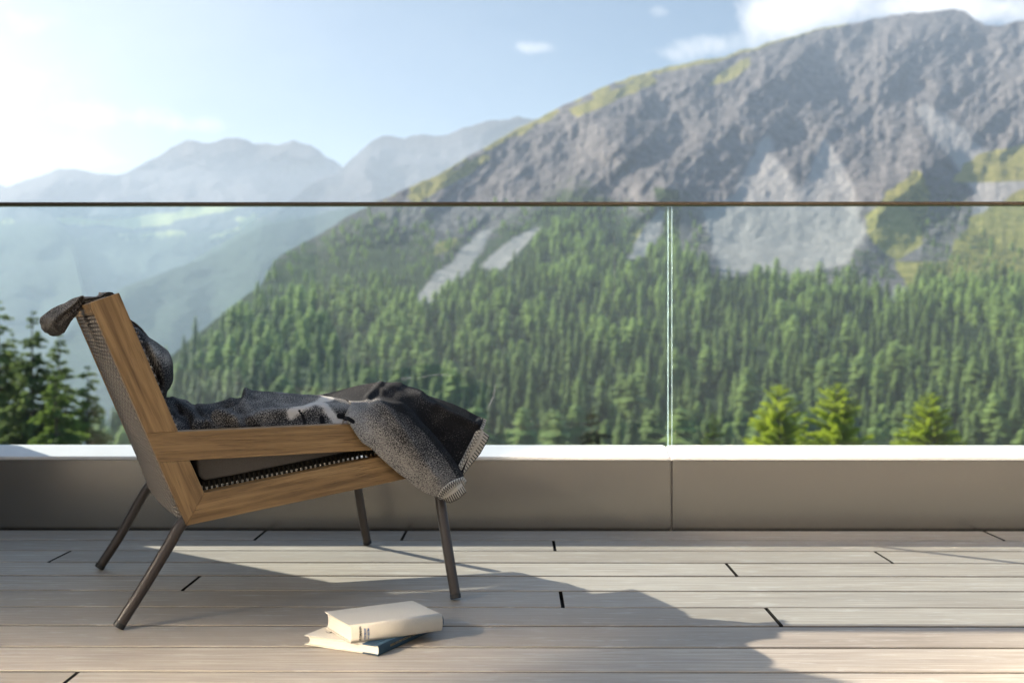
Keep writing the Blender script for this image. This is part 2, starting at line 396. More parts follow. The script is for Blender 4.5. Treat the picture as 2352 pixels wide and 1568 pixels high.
def to3(PXg, PYg, D):
    u = (PXg - 1176) / F; v = (750 - PYg) / F
    x = u * math.cos(YAW) - math.sin(YAW); y = u * math.sin(YAW) + math.cos(YAW)
    k = D / y
    return np.stack([x * k, D, CAMZ + v * k], -1)
def layer(name, label_mat, sil, ybase, Dfun, x0, x1, nx, ny, relief, masks, smooth_where=None, seed=1, drop=.5, jag=4.0):
    px = np.linspace(x0, x1, nx); sx, sy = zip(*sil)
    ysil = np.interp(px, sx, sy) + (fbm(px / 22, px * 0, 5, seed + 40) - .5) * 2 * jag
    tt = np.linspace(0, 1, ny) ** 1.0
    PXg = np.repeat(px[None, :], ny, 0); PYg = ybase + (ysil[None, :] - ybase) * tt[:, None]
    D = Dfun(PXg, PYg)
    wx = PXg + (fbm(PXg / 60, PYg / 60, 3, seed + 5) - .5) * 50
    rel = relief(PXg, PYg, wx)
    ms = {k: f(PXg, PYg) for k, f in masks.items()}
    if smooth_where: rel = rel * (1 - .7 * soft(ms[smooth_where], 60))
    edge = np.clip((1 - tt) / .06, 0, 1)[:, None]
    D = D * (1 + rel * (.35 + .65 * edge))
    G = to3(PXg, PYg, D)
    # back side: falls away behind the ridge
    back = []
    for k in range(1, 9):
        q = G[-1].copy(); s_ = 1 + .05 * k; q[:, 0] *= s_; q[:, 1] *= s_; q[:, 2] = q[:, 2] - (q[:, 1] - G[-1][:, 1]) * drop; back.append(q)
    Gf = np.concatenate([G, np.stack(back)])
    me = bpy.data.meshes.new(name); nu, nv = Gf.shape[:2]; idx = np.arange(nu * nv).reshape(nu, nv)
    fc = np.stack([idx[:-1, :-1], idx[:-1, 1:], idx[1:, 1:], idx[1:, :-1]], -1).reshape(-1, 4)
    fast_mesh(me, Gf.reshape(-1, 3), fc)
    for k in ('scree', 'grass', 'green'):
        a = ms.get(k, np.zeros(PXg.shape)); fattr(me, k, np.concatenate([a, np.repeat(a[-1:], 8, 0)]))
    o = link(name, me, label_mat, smooth=True); tag(o, kind='structure')
    return PXg, PYg, G
SIL = [(60, 1120), (180, 1060), (240, 1010), (320, 900), (400, 812), (480, 745), (560, 682), (600, 655), (622, 612), (640, 590), (690, 560), (740, 535), (795, 500), (850, 470), (900, 448), (1000, 405), (1100, 345), (1200, 290),
       (1240, 272), (1290, 242), (1340, 222), (1400, 195), (1450, 176), (1500, 162), (1560, 148), (1600, 140), (1660, 132), (1700, 115), (1730, 112), (1780, 92), (1830, 84), (1870, 68), (1950, 55), (2000, 45), (2060, 34), (2100, 30),
       (2140, 28), (2190, 20), (2215, 26), (2240, 45), (2262, 56), (2295, 60), (2352, 45), (2500, -10), (2750, 40), (3100, 120), (3500, 60)]
def Dmain(PXg, PYg):
    lower = np.exp(.00233 * (1050 - np.maximum(PYg, 560))) * 480
    D = lower * np.exp(.0017 * np.maximum(0, 560 - PYg))
    return D * (1 + .12 * np.clip((700 - PXg) / 500, 0, 1)) * (1 - .10 * np.clip((PXg - 2000) / 900, 0, 1))
def rel_main(x, y, wx):
    up = np.clip((700 - y) / 250, 0, 1)
    gul = fbm(wx / 75 + y * .004, y / 260, 5, 21, True, .55) - .55
    cr = fbm(x / 26, y / 34, 5, 31, True, .6) - .55
    big = fbm(x / 320 - y * .002, y / 420, 3, 51) - .5; dg_ = fbm((x + y * 1.1) / 120, (y - x * .2) / 330, 4, 57, True) - .6
    spur = -np.exp(-(dist_poly(x, y, [(1100, 800), (1230, 620), (1300, 480), (1400, 340)]) / 60) ** 2) * .035
    spur -= np.exp(-(dist_poly(x, y, [(1950, 620), (2020, 480), (2110, 385), (2160, 330)]) / 55) ** 2) * .05
    spur -= np.exp(-(dist_poly(x, y, [(640, 600), (760, 560), (900, 520)]) / 40) ** 2) * .03
    spur -= np.exp(-(dist_poly(x, y, [(1300, 245), (1480, 330), (1540, 440)]) / 60) ** 2) * .03
    return -(gul * .020 + dg_ * .032 * up + cr * .015 + (fbm(x / 70 + y * .006, y / 80, 5, 131) - .5) * .05) * (.15 + .85 * up) - big * .12 * (.3 + .7 * up) + spur * up
SCREE = [[(1610, 485), (1690, 440), (1740, 350), (1765, 300), (1785, 370), (1850, 440), (1965, 462), (1990, 540), (1960, 575), (1950, 610), (1830, 625), (1740, 622), (1662, 640), (1640, 570)],
         [(955, 690), (975, 650), (1035, 605), (1070, 565), (1115, 525), (1140, 520), (1105, 570), (1075, 620), (1030, 655), (985, 700)], [(1095, 618), (1150, 570), (1225, 522), (1250, 525), (1215, 560), (1175, 605), (1160, 625)],
         [(2230, 500), (2240, 430), (2352, 350), (2600, 350), (2600, 560), (2300, 560)], [(2090, 250), (2130, 230), (2352, 420), (2352, 470), (2240, 440), (2170, 350)],
         [(1850, 440), (1880, 330), (1900, 320), (1935, 380), (1975, 455)], [(1440, 600), (1470, 540), (1510, 480), (1530, 480), (1520, 540), (1480, 590)], [(2040, 690), (2060, 660), (2090, 650), (2080, 690)]]
def m_scree(x, y):
    xx = x + (fbm(x / 25, y / 25, 4, 61) - .5) * 26; yy = y + (fbm(x / 25, y / 25, 4, 62) - .5) * 20
    m = np.zeros(x.shape, bool)
    for p in SCREE: m |= inpoly(xx, yy, p)
    st = fbm(x / 7 + y * .02, y / 90, 3, 65)      # streaks running down the fans
    return np.clip(soft(m, 12) * (.55 + .75 * st), 0, 1)
def sily(x): return np.interp(x, [a for a, _ in SIL], [b_ for _, b_ in SIL])
def m_grass(x, y):
    d = y - sily(x); r = fbm(x / 30, y / 20, 4, 71)
    m = ((d < 26 * r * np.clip((2000 - x) / 600, 0, 1)) & (x > 880) & (r > .36)).astype(float)
    xx = x + (r - .5) * 30
    for p in ([(930, 450), (1010, 410), (1110, 350), (1130, 365), (1040, 425), (950, 470)], [(1300, 250), (1420, 200), (1500, 175), (1510, 195), (1430, 225), (1330, 270)], [(1985, 500), (2060, 425), (2110, 388), (2135, 420), (2135, 480), (2120, 560), (2060, 600), (1995, 560)], [(965, 590), (1000, 560), (1050, 543), (1060, 560), (1010, 585)],
              [(1255, 560), (1290, 530), (1330, 510), (1330, 530), (1290, 560)], [(2230, 360), (2290, 340), (2352, 360), (2352, 400), (2300, 410)], [(2280, 520), (2352, 480), (2352, 560), (2300, 570)],
              [(1640, 180), (1700, 140), (1730, 130), (1720, 160), (1670, 190), (1620, 200)], [(2050, 600), (2200, 600), (2352, 640), (2352, 720), (2100, 720)], [(2150, 640), (2230, 500), (2352, 430), (2500, 430), (2500, 640)], [(2180, 420), (2230, 360), (2352, 330), (2500, 330), (2500, 400), (2300, 420)], [(1430, 560), (1450, 530), (1480, 520), (1460, 560)]): m = np.maximum(m, inpoly(xx, y, p) * .75)
    return soft(m, 2)
FTOP = [(180, 1060), (240, 1010), (400, 815), (480, 770), (560, 745), (700, 695), (850, 655), (940, 690), (1000, 680), (1060, 640), (1150, 615), (1220, 575), (1290, 525), (1340, 520), (1400, 560), (1450, 592), (1500, 570), (1560, 570), (1620, 615), (1660, 645), (1720, 622),
        (1830, 645), (1900, 655), (1960, 650), (2060, 690), (2120, 640), (2200, 650), (2352, 640), (2600, 620), (3500, 600)]
def ftop(x): return np.interp(x, [a for a, _ in FTOP], [b_ for _, b_ in FTOP])
def m_green(x, y):
    f = np.clip((y - ftop(x) + 20) / 40, 0, 1)
    # shrubs and dwarf pine on the lower crags
    a = np.clip(1 - (ftop(x) - y) / (190 + 130 * (x < 1000)), 0, 1) * .95 * (x < 1560) + .45 * inpoly(x, y, [(2080, 470), (2130, 400), (2230, 420), (2300, 520), (2352, 560), (2352, 660), (2100, 640), (2120, 560)])
    a = a + .48 * inpoly(x, y, [(1820, 600), (1960, 570), (2060, 590), (2060, 640), (1840, 640)]) + .4 * inpoly(x, y, [(1500, 430), (1600, 440), (1640, 520), (1640, 600), (1540, 560)])
    a = a + .45 * inpoly(x, y, [(1800, 330), (1860, 330), (1950, 400), (1930, 430), (1850, 410)]) * .6
    return np.maximum(f, a) * (1 - m_scree(x, y) if x.ndim == 2 else 1)
M_main = terrain_mat('grey_rock_face', (.092, .086, .086), (.185, .170, .160), (.34, .315, .285), (.17, .165, .04), (.30, .26, .09), (.045, .07, .025), 9)
PXm, PYm, Gm = layer('rocky_mountain_terrain', M_main, SIL, 1110, Dmain, 60, 3500, 1000, 460, rel_main, {'scree': m_scree, 'grass': m_grass, 'green': m_green}, 'scree', 1, .6, 3.0); ZTOP = float(Gm[..., 2].max())

def rel_far(x, y, wx): return -(fbm(wx / 120, y / 70, 4, 81) - .5) * .05 - (fbm(x / 260, y / 260, 3, 83) - .5) * .15
MEAD = [[(455, 600), (560, 530), (640, 495), (650, 510), (560, 560), (470, 615)], [(60, 560), (160, 545), (330, 560), (330, 575), (200, 572), (80, 575)], [(60, 495), (130, 505), (300, 500), (400, 485), (440, 470), (600, 470), (420, 500), (340, 522), (160, 520)], [(230, 545), (420, 528), (430, 545), (280, 556)], [(430, 585), (520, 530), (590, 490), (600, 505), (520, 560), (470, 590)],
        [(250, 660), (300, 645), (370, 620), (450, 612), (445, 640), (330, 650)], [(330, 605), (430, 570), (420, 590), (350, 612)], [(0, 500), (40, 510), (30, 530), (0, 520)]]
def m_mead(x, y):
    r = fbm(x / 30, y / 20, 4, 91); xx = x + (r - .5) * 50; yy = y + (fbm(x / 40, y / 20, 4, 92) - .5) * 24
    m = np.zeros(x.shape, bool)
    for p in MEAD: m |= inpoly(xx, yy, p)
    return soft(m, 3)
M_far = terrain_mat('distant_slope', (.055, .055, .06), (.085, .08, .085), (.3, .3, .28), (.26, .28, .09), (.40, .38, .15), (.035, .06, .03), 10, .5)
# near spur of the left valley side, then the two far ranges
layer('valley_side_terrain', M_far, [(-900, 470), (-400, 560), (-150, 600), (0, 900), (90, 830), (180, 730), (260, 672), (330, 642), (420, 610), (470, 592), (540, 552), (600, 520), (700, 500), (780, 482), (830, 470), (1000, 440), (1300, 420)], 1120,
      lambda x, y: 3000 * np.exp(.0010 * (1120 - y)), -1200, 1500, 420, 200, rel_far, {'green': lambda x, y: np.full(x.shape, .8), 'grass': m_mead}, None, 5, .5, 5)
layer('left_range_terrain', M_far, [(-1500, 300), (-600, 350), (-200, 380), (-60, 400), (0, 422), (35, 440), (80, 466), (130, 500), (170, 560), (200, 700), (420, 900)], 1000,
      lambda x, y: 4300 * np.exp(.0014 * (900 - y)), -1600, 420, 320, 160, rel_far, {'green': lambda x, y: np.clip((y - 470) / 80, 0, .8), 'grass': m_mead}, None, 6, .5, 4)
layer('middle_range_terrain', M_far, [(380, 640), (600, 500), (690, 445), (702, 428), (730, 415), (760, 405), (785, 388), (808, 362), (830, 345), (855, 322), (880, 310), (905, 314), (930, 319), (960, 311), (985, 308), (1010, 312), (1030, 309), (1065, 293), (1100, 281), (1125, 277), (1150, 276), (1190, 268), (1230, 276), (1300, 300), (1600, 330), (2000, 300)], 900,
      lambda x, y: 4300 * np.exp(.0010 * (900 - y)), 380, 2000, 420, 200, rel_far, {'green': lambda x, y: np.clip((y - 460) / 80, 0, .7)}, None, 7, .5, 5)
layer('far_range_terrain', M_far, [(-1500, 380), (-500, 420), (-100, 450), (0, 438), (40, 420), (100, 402), (130, 390), (155, 386), (185, 391), (230, 400), (270, 400), (300, 392), (335, 372), (365, 358), (400, 335), (430, 322), (455, 325), (480, 328), (515, 318), (545, 315), (565, 320), (585, 330), (640, 332), (662, 326), (672, 321), (690, 328),
      (715, 335), (735, 347), (748, 362), (765, 370), (780, 378), (800, 400), (900, 430), (1200, 430)], 900,
      lambda x, y: 5600 * np.exp(.0008 * (900 - y)), -1600, 1200, 560, 200, rel_far, {'green': lambda x, y: np.clip((y - 500) / 80, 0, .75), 'grass': m_mead}, None, 8, .5, 4)

# ------------------------------------------------------------------ forest trees (conifers a few hundred metres away and more)
def far_conifer(seed, levels, spikes, slim, drop, rag, rnd=False):
    """unit-height conifer: whorls of drooping branch sprays -> vertices, quads, per-vertex variation"""
    r = random.Random(seed); V = []; Fq = []; A = []
    for l in range(levels):
        h = .08 + .92 * (l / levels) ** .9; rad = slim * (1 - h) ** .8 * (1 + r.uniform(-.2, .2)) + .012
        if rnd: rad = slim * 1.25 * math.sqrt(max(0, (1 - h) * (h + .12))) * (1 + r.uniform(-.25, .25)) + .012
        if h < .2: rad *= .8
        for k in range(spikes):
            th = 2 * math.pi * (k + r.random() * .8) / spikes + l * .7; rr = rad * r.uniform(1 - rag, 1 + rag * .5)
            cx, sy = math.cos(th), math.sin(th); wd = rr * .42 + .012; b0 = len(V); v = r.random()
            dz = drop * rr
            V += [(0, 0, h + .045), (cx * rr * .55 - sy * wd, sy * rr * .55 + cx * wd, h - dz * .3), (cx * rr, sy * rr, h - dz + .02), (cx * rr * .55 + sy * wd, sy * rr * .55 - cx * wd, h - dz * .3)]
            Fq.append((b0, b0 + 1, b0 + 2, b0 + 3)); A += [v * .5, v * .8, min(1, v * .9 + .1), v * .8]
    b0 = len(V); V += [(-.012, 0, .9), (.012, 0, .9), (.001, 0, 1.02), (-.001, .001, 1.02)]; Fq.append((b0, b0 + 1, b0 + 2, b0 + 3)); A += [.5] * 4
    b0 = len(V)
    for k in range(4):
        V += [(.014 * math.cos(k * 1.57), .014 * math.sin(k * 1.57), 0)]
    for k in range(4):
        V += [(.005 * math.cos(k * 1.57), .005 * math.sin(k * 1.57), .9)]
    for k in range(4): Fq.append((b0 + k, b0 + (k + 1) % 4, b0 + 4 + (k + 1) % 4, b0 + 4 + k))
    A += [0] * 8
    return np.array(V), np.array(Fq), np.array(A)
KINDS = [far_conifer(1, 15, 8, .22, .55, .25), far_conifer(2, 14, 8, .20, .6, .3), far_conifer(3, 13, 9, .26, .35, .4, True), far_conifer(4, 13, 9, .30, .25, .45, True), far_conifer(5, 16, 7, .18, .6, .25), far_conifer(6, 12, 9, .24, .4, .45, True)]
# ground height lookup on the main terrain by picture column / row
def main_point(px, py):
    j = np.clip((px - 60) / 3440 * 999, 0, 998.999); j0 = j.astype(int)
    s = np.interp(px, [a for a, _ in SIL], [b_ for _, b_ in SIL])
    i = np.clip((py - 1110) / (PYm[-1, j0] - 1110) * 459, 0, 458.999); i0 = i.astype(int)
    fi = (i - i0)[:, None]; fj = (j - j0)[:, None]
    return (Gm[i0, j0] * (1 - fi) * (1 - fj) + Gm[i0 + 1, j0] * fi * (1 - fj) + Gm[i0, j0 + 1] * (1 - fi) * fj + Gm[i0 + 1, j0 + 1] * fi * fj)
pts = []
y = 1112.0
while y > 470:
    D = float(Dmain(np.array([1200.]), np.array([y]))[0]); hp = 21.0 / D * F
    x = 70 + RNG.uniform(0, hp * .3)
    while x < 2900:
        yy = y + RNG.uniform(-.15, .15) * hp; ft = float(ftop(x))
        clear = (fbm(np.array([x / 90]), np.array([yy / 60]), 3, 101)[0])
        edge = (yy - ft) / hp
        ok = edge > RNG.uniform(-.5, .7) and (clear < .60 or RNG.random() < .25)
        if not ok and yy > sily(x) + 12:
            g_ = float(m_green(np.array([x]), np.array([yy]))[0]); s_ = any(inpoly(np.array([x]), np.array([yy]), p)[0] for p in SCREE)
            ok = (not s_) and RNG.random() < g_ * .45
        if ok and any(inpoly(np.array([x]), np.array([yy - hp * .4]), p)[0] for p in SCREE): ok = False
        if ok: pts.append((x, yy, edge))
        x += hp * RNG.uniform(.22, .68)
    y -= hp * .21
pts = np.array(pts); base = main_point(pts[:, 0], pts[:, 1])
H = (8 + 24 * RNG.beta(1.6, 1.9, len(pts))) * np.where(pts[:, 2] < 0, .55, 1.0); kind = RNG.integers(0, 6, len(pts)); var = np.clip(fbm(pts[:, 0] / 130, pts[:, 1] / 50, 3, 111) * 3.6 - 1.35 + RNG.normal(0, .28, len(pts)) - .75 * np.exp(-((pts[:, 0] - 1250) / 330) ** 2 - ((pts[:, 1] - 930) / 75) ** 2) + .4 * np.exp(-((pts[:, 0] - 1650) / 160) ** 2 - ((pts[:, 1] - 1010) / 60) ** 2) + .3 * np.exp(-((pts[:, 0] - 800) / 250) ** 2 - ((pts[:, 1] - 790) / 60) ** 2) - .4 * np.exp(-((pts[:, 0] - 2200) / 160) ** 2 - ((pts[:, 1] - 960) / 60) ** 2), 0, 1)  # hand-set terms paint shaded and brighter slope zones into the tree colour
# larches (round, pale) and spruces (slim, dark)
kind = np.where(var > .5, RNG.choice([2, 3, 5], len(pts)), RNG.choice([0, 1, 4], len(pts)))
order = np.argsort(-(H / base[:, 1]) - (base[:, 1] < 900) * 1.0)
vis = (pts[order, 0] > 380) & (pts[order, 0] < 2380) & (750 - (base[order, 2] + H[order] - CAMZ) / base[order, 1] * F < 1005)
single = set(order[vis][:290].tolist())
rest = np.array([i for i in range(len(pts)) if i not in single])
Vs, Fs, As = [], [], []; off = 0
for i in rest:
    V, Q, A = KINDS[kind[i]]; a = RNG.uniform(0, 6.28); c, s = math.cos(a), math.sin(a); h = H[i]
    W_ = V * (h * 1.3, h * 1.3, h); V2 = np.stack([W_[:, 0] * c - W_[:, 1] * s, W_[:, 0] * s + W_[:, 1] * c, W_[:, 2] - .4], -1) + base[i]
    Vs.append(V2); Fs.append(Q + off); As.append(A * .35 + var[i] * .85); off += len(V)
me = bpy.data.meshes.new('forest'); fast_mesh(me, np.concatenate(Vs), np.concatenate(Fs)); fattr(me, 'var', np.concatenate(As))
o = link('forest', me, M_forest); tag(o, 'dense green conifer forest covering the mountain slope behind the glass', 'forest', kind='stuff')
kmesh = []
for q, (V, Q, A) in enumerate(KINDS):
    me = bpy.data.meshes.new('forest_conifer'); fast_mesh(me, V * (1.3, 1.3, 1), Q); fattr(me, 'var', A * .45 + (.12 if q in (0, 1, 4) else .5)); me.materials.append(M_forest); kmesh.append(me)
LAB = ['slim dark green spruce among the forest trees low on the slope behind the glass', 'broad light green larch among the forest trees low on the slope behind the glass']
for i in sorted(single):
    o = bpy.data.objects.new('forest_conifer', kmesh[kind[i]]); COL.objects.link(o)
    o.location = base[i] - np.array([0, 0, .4]); o.scale = (H[i],) * 3; o.rotation_euler = (0, 0, RNG.uniform(0, 6.28))
    l = 1 if kind[i] in (2, 3, 5) else 0
    tag(o, LAB[l], 'tree', ['dark spruces on the lower slope', 'light larches on the lower slope'][l])
print('trees', len(pts), 'single', len(single))

# ------------------------------------------------------------------ nearer trees
def near_tree(seed, Ht, Rb, leaf, label, px, py, Y, group, whorls=30, droop=.25, dens=1.0, wid=.10, lft=0.0):
    """tip at picture position (px,py) and depth Y; trunk, limbs and needle sprays"""
    r = random.Random(seed); tip = P(px, py, Y); base_ = Vector((tip.x, tip.y, tip.z - Ht))
    rt = empty('conifer_tree' if leaf is not M_gold else 'larch_tree', base_, label, 'tree', group)
    tb = MB(); pts_ = [base_ + Vector((math.sin(h * 3 + seed) * .03 * Ht * .2, 0, Ht * h)) for h in np.linspace(0, 1, 12)]
    tb.tube(pts_, list(np.linspace(Ht * .016, .01, 12)), 7)
    V = []; A = []
    for k in range(whorls):
        h = .12 + .88 * (k / (whorls - 1)) ** .92; rad = Rb * (1 - h) ** (.6 if leaf is M_gold else .78) * r.uniform(.7, 1.15) + .06
        nb = max(4, int(7 - 2 * h))
        for j in range(nb):
            th = 2 * math.pi * (j + r.random() * .7) / nb + k * 1.3; rr = rad * r.uniform(.7, 1.15)
            z0 = base_.z + Ht * min(.995, h + r.uniform(-.5, .5) / whorls * (2 if h < .95 else 0)); o_ = Vector((base_.x, base_.y, z0)); d = Vector((math.cos(th), math.sin(th), 0)); sd = Vector((-d.y, d.x, 0))
            end = o_ + d * rr + Vector((0, 0, rr * (lft - droop * r.uniform(.6, 1.4)) + .06))
            if rr > .5: tb.tube([o_, (o_ + end) / 2 + Vector((0, 0, .04 * rr)), end], [.018 * rr + .006, .012 * rr + .003, .003], 4, False)
            nt_ = int((8 + 34 * rr / Rb) * dens * (1.8 if leaf is M_gold else 1))
            vb = r.random() * .4
            for q in range(nt_):
                f = (q + r.random()) / nt_; f = .12 + .88 * f; p_ = o_.lerp(end, f); p_.z += .06 * rr * math.sin(math.pi * f)
                ln = (.26 * rr + .10) * (.62 if leaf is M_gold else 1) * (1.15 - f * .6) * r.uniform(.7, 1.3); sg = 1 if r.random() < .5 else -1
                dd = (sd * sg * r.uniform(.5, 1) + d * r.uniform(.3, .9) + Vector((0, 0, r.uniform(-.9, .25)))).normalized()
                nrm = dd.cross(Vector((r.uniform(-1, 1), r.uniform(-1, 1), r.uniform(-.3, 1)))).normalized() * wid * ln
                for nn_ in (nrm, dd.cross(nrm).normalized() * wid * ln):
                    V += [p_, p_ + dd * ln * .55 + nn_, p_ + dd * ln, p_ + dd * ln * .55 - nn_]
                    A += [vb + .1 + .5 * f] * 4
    tb.build('trunk', M_bark, rt)
    V = np.array([tuple(v) for v in V]); Q = np.arange(len(V)).reshape(-1, 4)
    me = bpy.data.meshes.new('crown'); fast_mesh(me, V, Q); fattr(me, 'var', A)
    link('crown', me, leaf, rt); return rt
GL = 'dark conifers beyond the glass behind the chair'
near_tree(1, 14, 3.3, M_spruce, 'tallest dark conifer at the left picture edge, beyond the glass', -2, 690, 46, GL, 34, .30, 1.6, .22)
near_tree(2, 12, 2.9, M_spruce, 'pointed dark conifer behind the glass, second tree from the left picture edge', 77, 715, 44, GL, 32, .28, 1.6, .22)
near_tree(3, 10.5, 2.6, M_spruce, 'dark green conifer standing behind the one nearest the chair leg', 137, 768, 47, GL, 28, .25, 1.6, .22)
near_tree(4, 9, 2.4, M_larch, 'lighter green conifer nearest the chair back, rightmost of the dark group', 200, 842, 42, GL, 26, .22, 1.6, .22)
near_tree(12, 12, 3.0, M_spruce, 'dark conifer crowded between the two leftmost trees, partly hidden', 28, 765, 50, GL, 30, .28, 1.5, .22)
near_tree(13, 9, 2.8, M_larch, 'low light green conifer in front of the dark group, beyond the glass', 128, 850, 38, GL, 26, .25, 1.5, .22)
GR = 'yellow green larches at the foot of the slope'
near_tree(5, 16, 5.0, M_gold, 'yellow green larch with a slim ragged top, leftmost of the three bright larches', 1789, 884, 88, GR, 44, -.25, 2.0, .25, .15)
near_tree(6, 16, 6.0, M_gold, 'full round bright green larch, middle one of the three bright larches', 1925, 878, 90, GR, 44, -.25, 2.2, .25, .15)
near_tree(7, 15, 5.2, M_gold, 'bright larch with a pointed top, rightmost of the three bright larches', 2138, 902, 92, GR, 44, -.25, 2.0, .25, .12)
near_tree(8, 12, 4.2, M_spruce_dark, 'small dark spruce tip rising just above the white ledge', 1362, 938, 60, None, 26, .12, 1.5, .25)
near_tree(9, 13, 3.6, M_larch, 'mid green larch low behind the glass just right of the panel joint', 1640, 945, 120, None, 26, .1, 1.6, .25, .1)

# ------------------------------------------------------------------ terrace: deck
YW = 3.336                      # foot of the low wall
edges = [3.310, 3.160, 3.010, 2.858, 2.708, 2.556, 2.406, 2.256, 2.106, 1.956]
while edges[-1] > -1.0: edges.append(edges[-1] - .150)
def wx_(px, Y): return P(px, 1000, Y).x
JOINT = {0: [(601, 3.25), (927, 3.22), (2277, 3.25)], 1: [(1273, 3.08)], 2: [(137, 2.93), (2030, 2.93)], 3: [(1680, 2.78)], 4: [(440, 2.63)], 5: [(1290, 2.48)], 6: [(1776, 2.33)], 9: [(142, 1.88)]}
mb = MB(); ug = .0044
for i in range(len(edges) - 1):
    y1 = edges[i] - ug; y0 = edges[i + 1] + ug
    js = sorted([wx_(*j) for j in JOINT.get(i, [])]); xs = [-7.0] + js + [7.0]
    if i not in JOINT or len(js) < 1: xs = [-7.0, -4.3 + (i * 1.37) % 1.9, 3.4 + (i * .93) % 1.7, 7.0]
    elif js: xs = sorted(xs + [js[0] - 3.6, js[-1] + 3.9]); xs = [x for x in xs if -7 <= x <= 7]
    for a, b_ in zip(xs[:-1], xs[1:]):
        if b_ - a < .05: continue
        a2, b2 = a + ug * 1.0, b_ - ug * 1.0; n = 14; bv = .0022; zt = random.uniform(-.0006, .0006)
        # board profile with eased edges
        prof = [(y0, -.024), (y0, -bv + zt), (y0 + bv * .3, -bv * .3 + zt), (y0 + bv, zt), (y1 - bv, zt), (y1 - bv * .3, -bv * .3 + zt), (y1, -bv + zt), (y1, -.024)]
        V = [(a2, *p_) for p_ in prof] + [(b2, *p_) for p_ in prof]; m_ = len(prof)
        Fc = [(k, k + 1, m_ + k + 1, m_ + k) for k in range(m_ - 1)] + [tuple(range(m_))[::-1], tuple(range(m_, 2 * m_))]
        ofs = np.array([random.uniform(0, 40), random.uniform(0, 40), 0]); rn = random.random()
        mb.add(V, [f[::-1] for f in Fc[1:m_ - 2]], 0, gc=np.array(V) + ofs, rnd=rn); mb.add(V, [Fc[0][::-1], Fc[m_ - 2][::-1], Fc[-2][::-1], Fc[-1][::-1]], 1, gc=np.array(V) + ofs, rnd=rn)
deck = mb.build('deck', [M_deck, plain('shaded_board_edge', (.016, .014, .012), .95, 0, .1)]); tag(deck, kind='structure')  # board sides near black: the shade in the gaps is put into their colour
mb = MB(); mb.box(-7.05, 7.05, -1.2, YW - .004, -.09, -.0245); o = mb.build('deck_substructure', M_joist); tag(o, kind='structure')
mb = MB(); mb.box(-7.2, 7.2, -1.3, 3.47, -.45, -.0905); o = mb.build('terrace_slab', M_facade); tag(o, kind='structure')

# low wall with satin cladding and pale ledge
zt = .2302; YG = 3.445; YL = 3.340; zg2 = P(1176, 1023.3, YG).z
wl = empty('parapet_wall', (0, YW, 0), 'low wall along the deck edge with brown grey metal cladding and a white ledge', 'low wall')
jx = P(1543, 1100, YW).x
mb = MB()
for a, b_ in ((-7.0, jx - .0035), (jx + .0035, 4.2), (4.207, 7.0)): 
    z0_, z1_ = -.02, zt - .0125; v = [(x, y, z) for x in (a, b_) for y, z in ((YW, z0_), (YW + .012, z0_), (YL + .012, z1_), (YL + .001, z1_))]
    mb.add(v, [(0, 3, 7, 4), (1, 5, 6, 2), (0, 4, 5, 1), (3, 2, 6, 7), (0, 1, 2, 3), (4, 7, 6, 5)])
mb.build('cladding_panel', M_clad, wl)
mb = MB(); mb.box(-7.0, 7.0, YL + .014, YG + .035, -.09, zt - .013); mb.build('wall_core', M_facade, wl)
mb = MB()
for a, b_ in ((-7.0, jx - .006), (jx + .006, 7.0)):
    
    v = [(x, y, z) for x in (a, b_) for y, z in ((YL - .003, zt - .0115), (YL - .003, zt), (YG + .002, zg2), (YG + .04, zg2 - .002), (YG + .04, zt - .0115))]
    mb.add(v, [(0, 5, 6, 1), (1, 6, 7, 2), (2, 7, 8, 3), (3, 8, 9, 4), (4, 9, 5, 0), (0, 1, 2, 3, 4), (9, 8, 7, 6, 5)])
o = mb.build('ledge', M_ledge, wl)
bm_ = o.modifiers.new('bevel', 'BEVEL'); bm_.width = .003; bm_.segments = 2
mb = MB(); v = [(x, y, z) for x in (jx - .0055, jx + .0055) for y, z in ((YL - .001, zt - .011), (YL - .001, zt - .0025), (YG, zg2 - .0025), (YG, zt - .011))]
mb.add(v, [(0, 4, 5, 1), (1, 5, 6, 2), (2, 6, 7, 3), (3, 7, 4, 0), (0, 1, 2, 3), (7, 6, 5, 4)]); mb.build('ledge_joint_strip', M_ledge, wl)

# glass balustrade
gb = empty('glass_balustrade', (0, YG, zt), 'clear frameless glass balustrade with a thin dark brown top rail', 'balustrade')
zr = P(1176, 464.5, YG).z; zb = P(1176, 473, YG).z
ga, gb2 = P(1535.2, 750, YG).x, P(1541.0, 750, YG).x
def pane(x0, x1):
    mb = MB(); y0, y1, z0, z1 = YG, YG + .0175, zg2 - .006, zb + .004
    v = [(x, y, z) for x in (x0, x1) for y in (y0, y1) for z in (z0, z1)]
    mb.add(v, [(0, 4, 5, 1), (2, 3, 7, 6)], 0); mb.add(v, [(0, 1, 3, 2), (4, 6, 7, 5), (0, 2, 6, 4), (1, 5, 7, 3)], 1)
    return mb.build('glass_panel', [M_glass, M_glassedge], gb)
pane(ga - 2.78, ga); pane(gb2 + .0045, gb2 + 2.9); pane(ga - 5.6, ga - 2.785); pane(gb2 + 2.91, 7)
mb = MB(); y0, y1 = YG - .012, YG + .030
mb.box(-7.0, 7.0, y0, y1, zb + .001, zr)
o = mb.build('top_rail', M_rail, gb); m_ = o.modifiers.new('bevel', 'BEVEL'); m_.width = .0025; m_.segments = 2
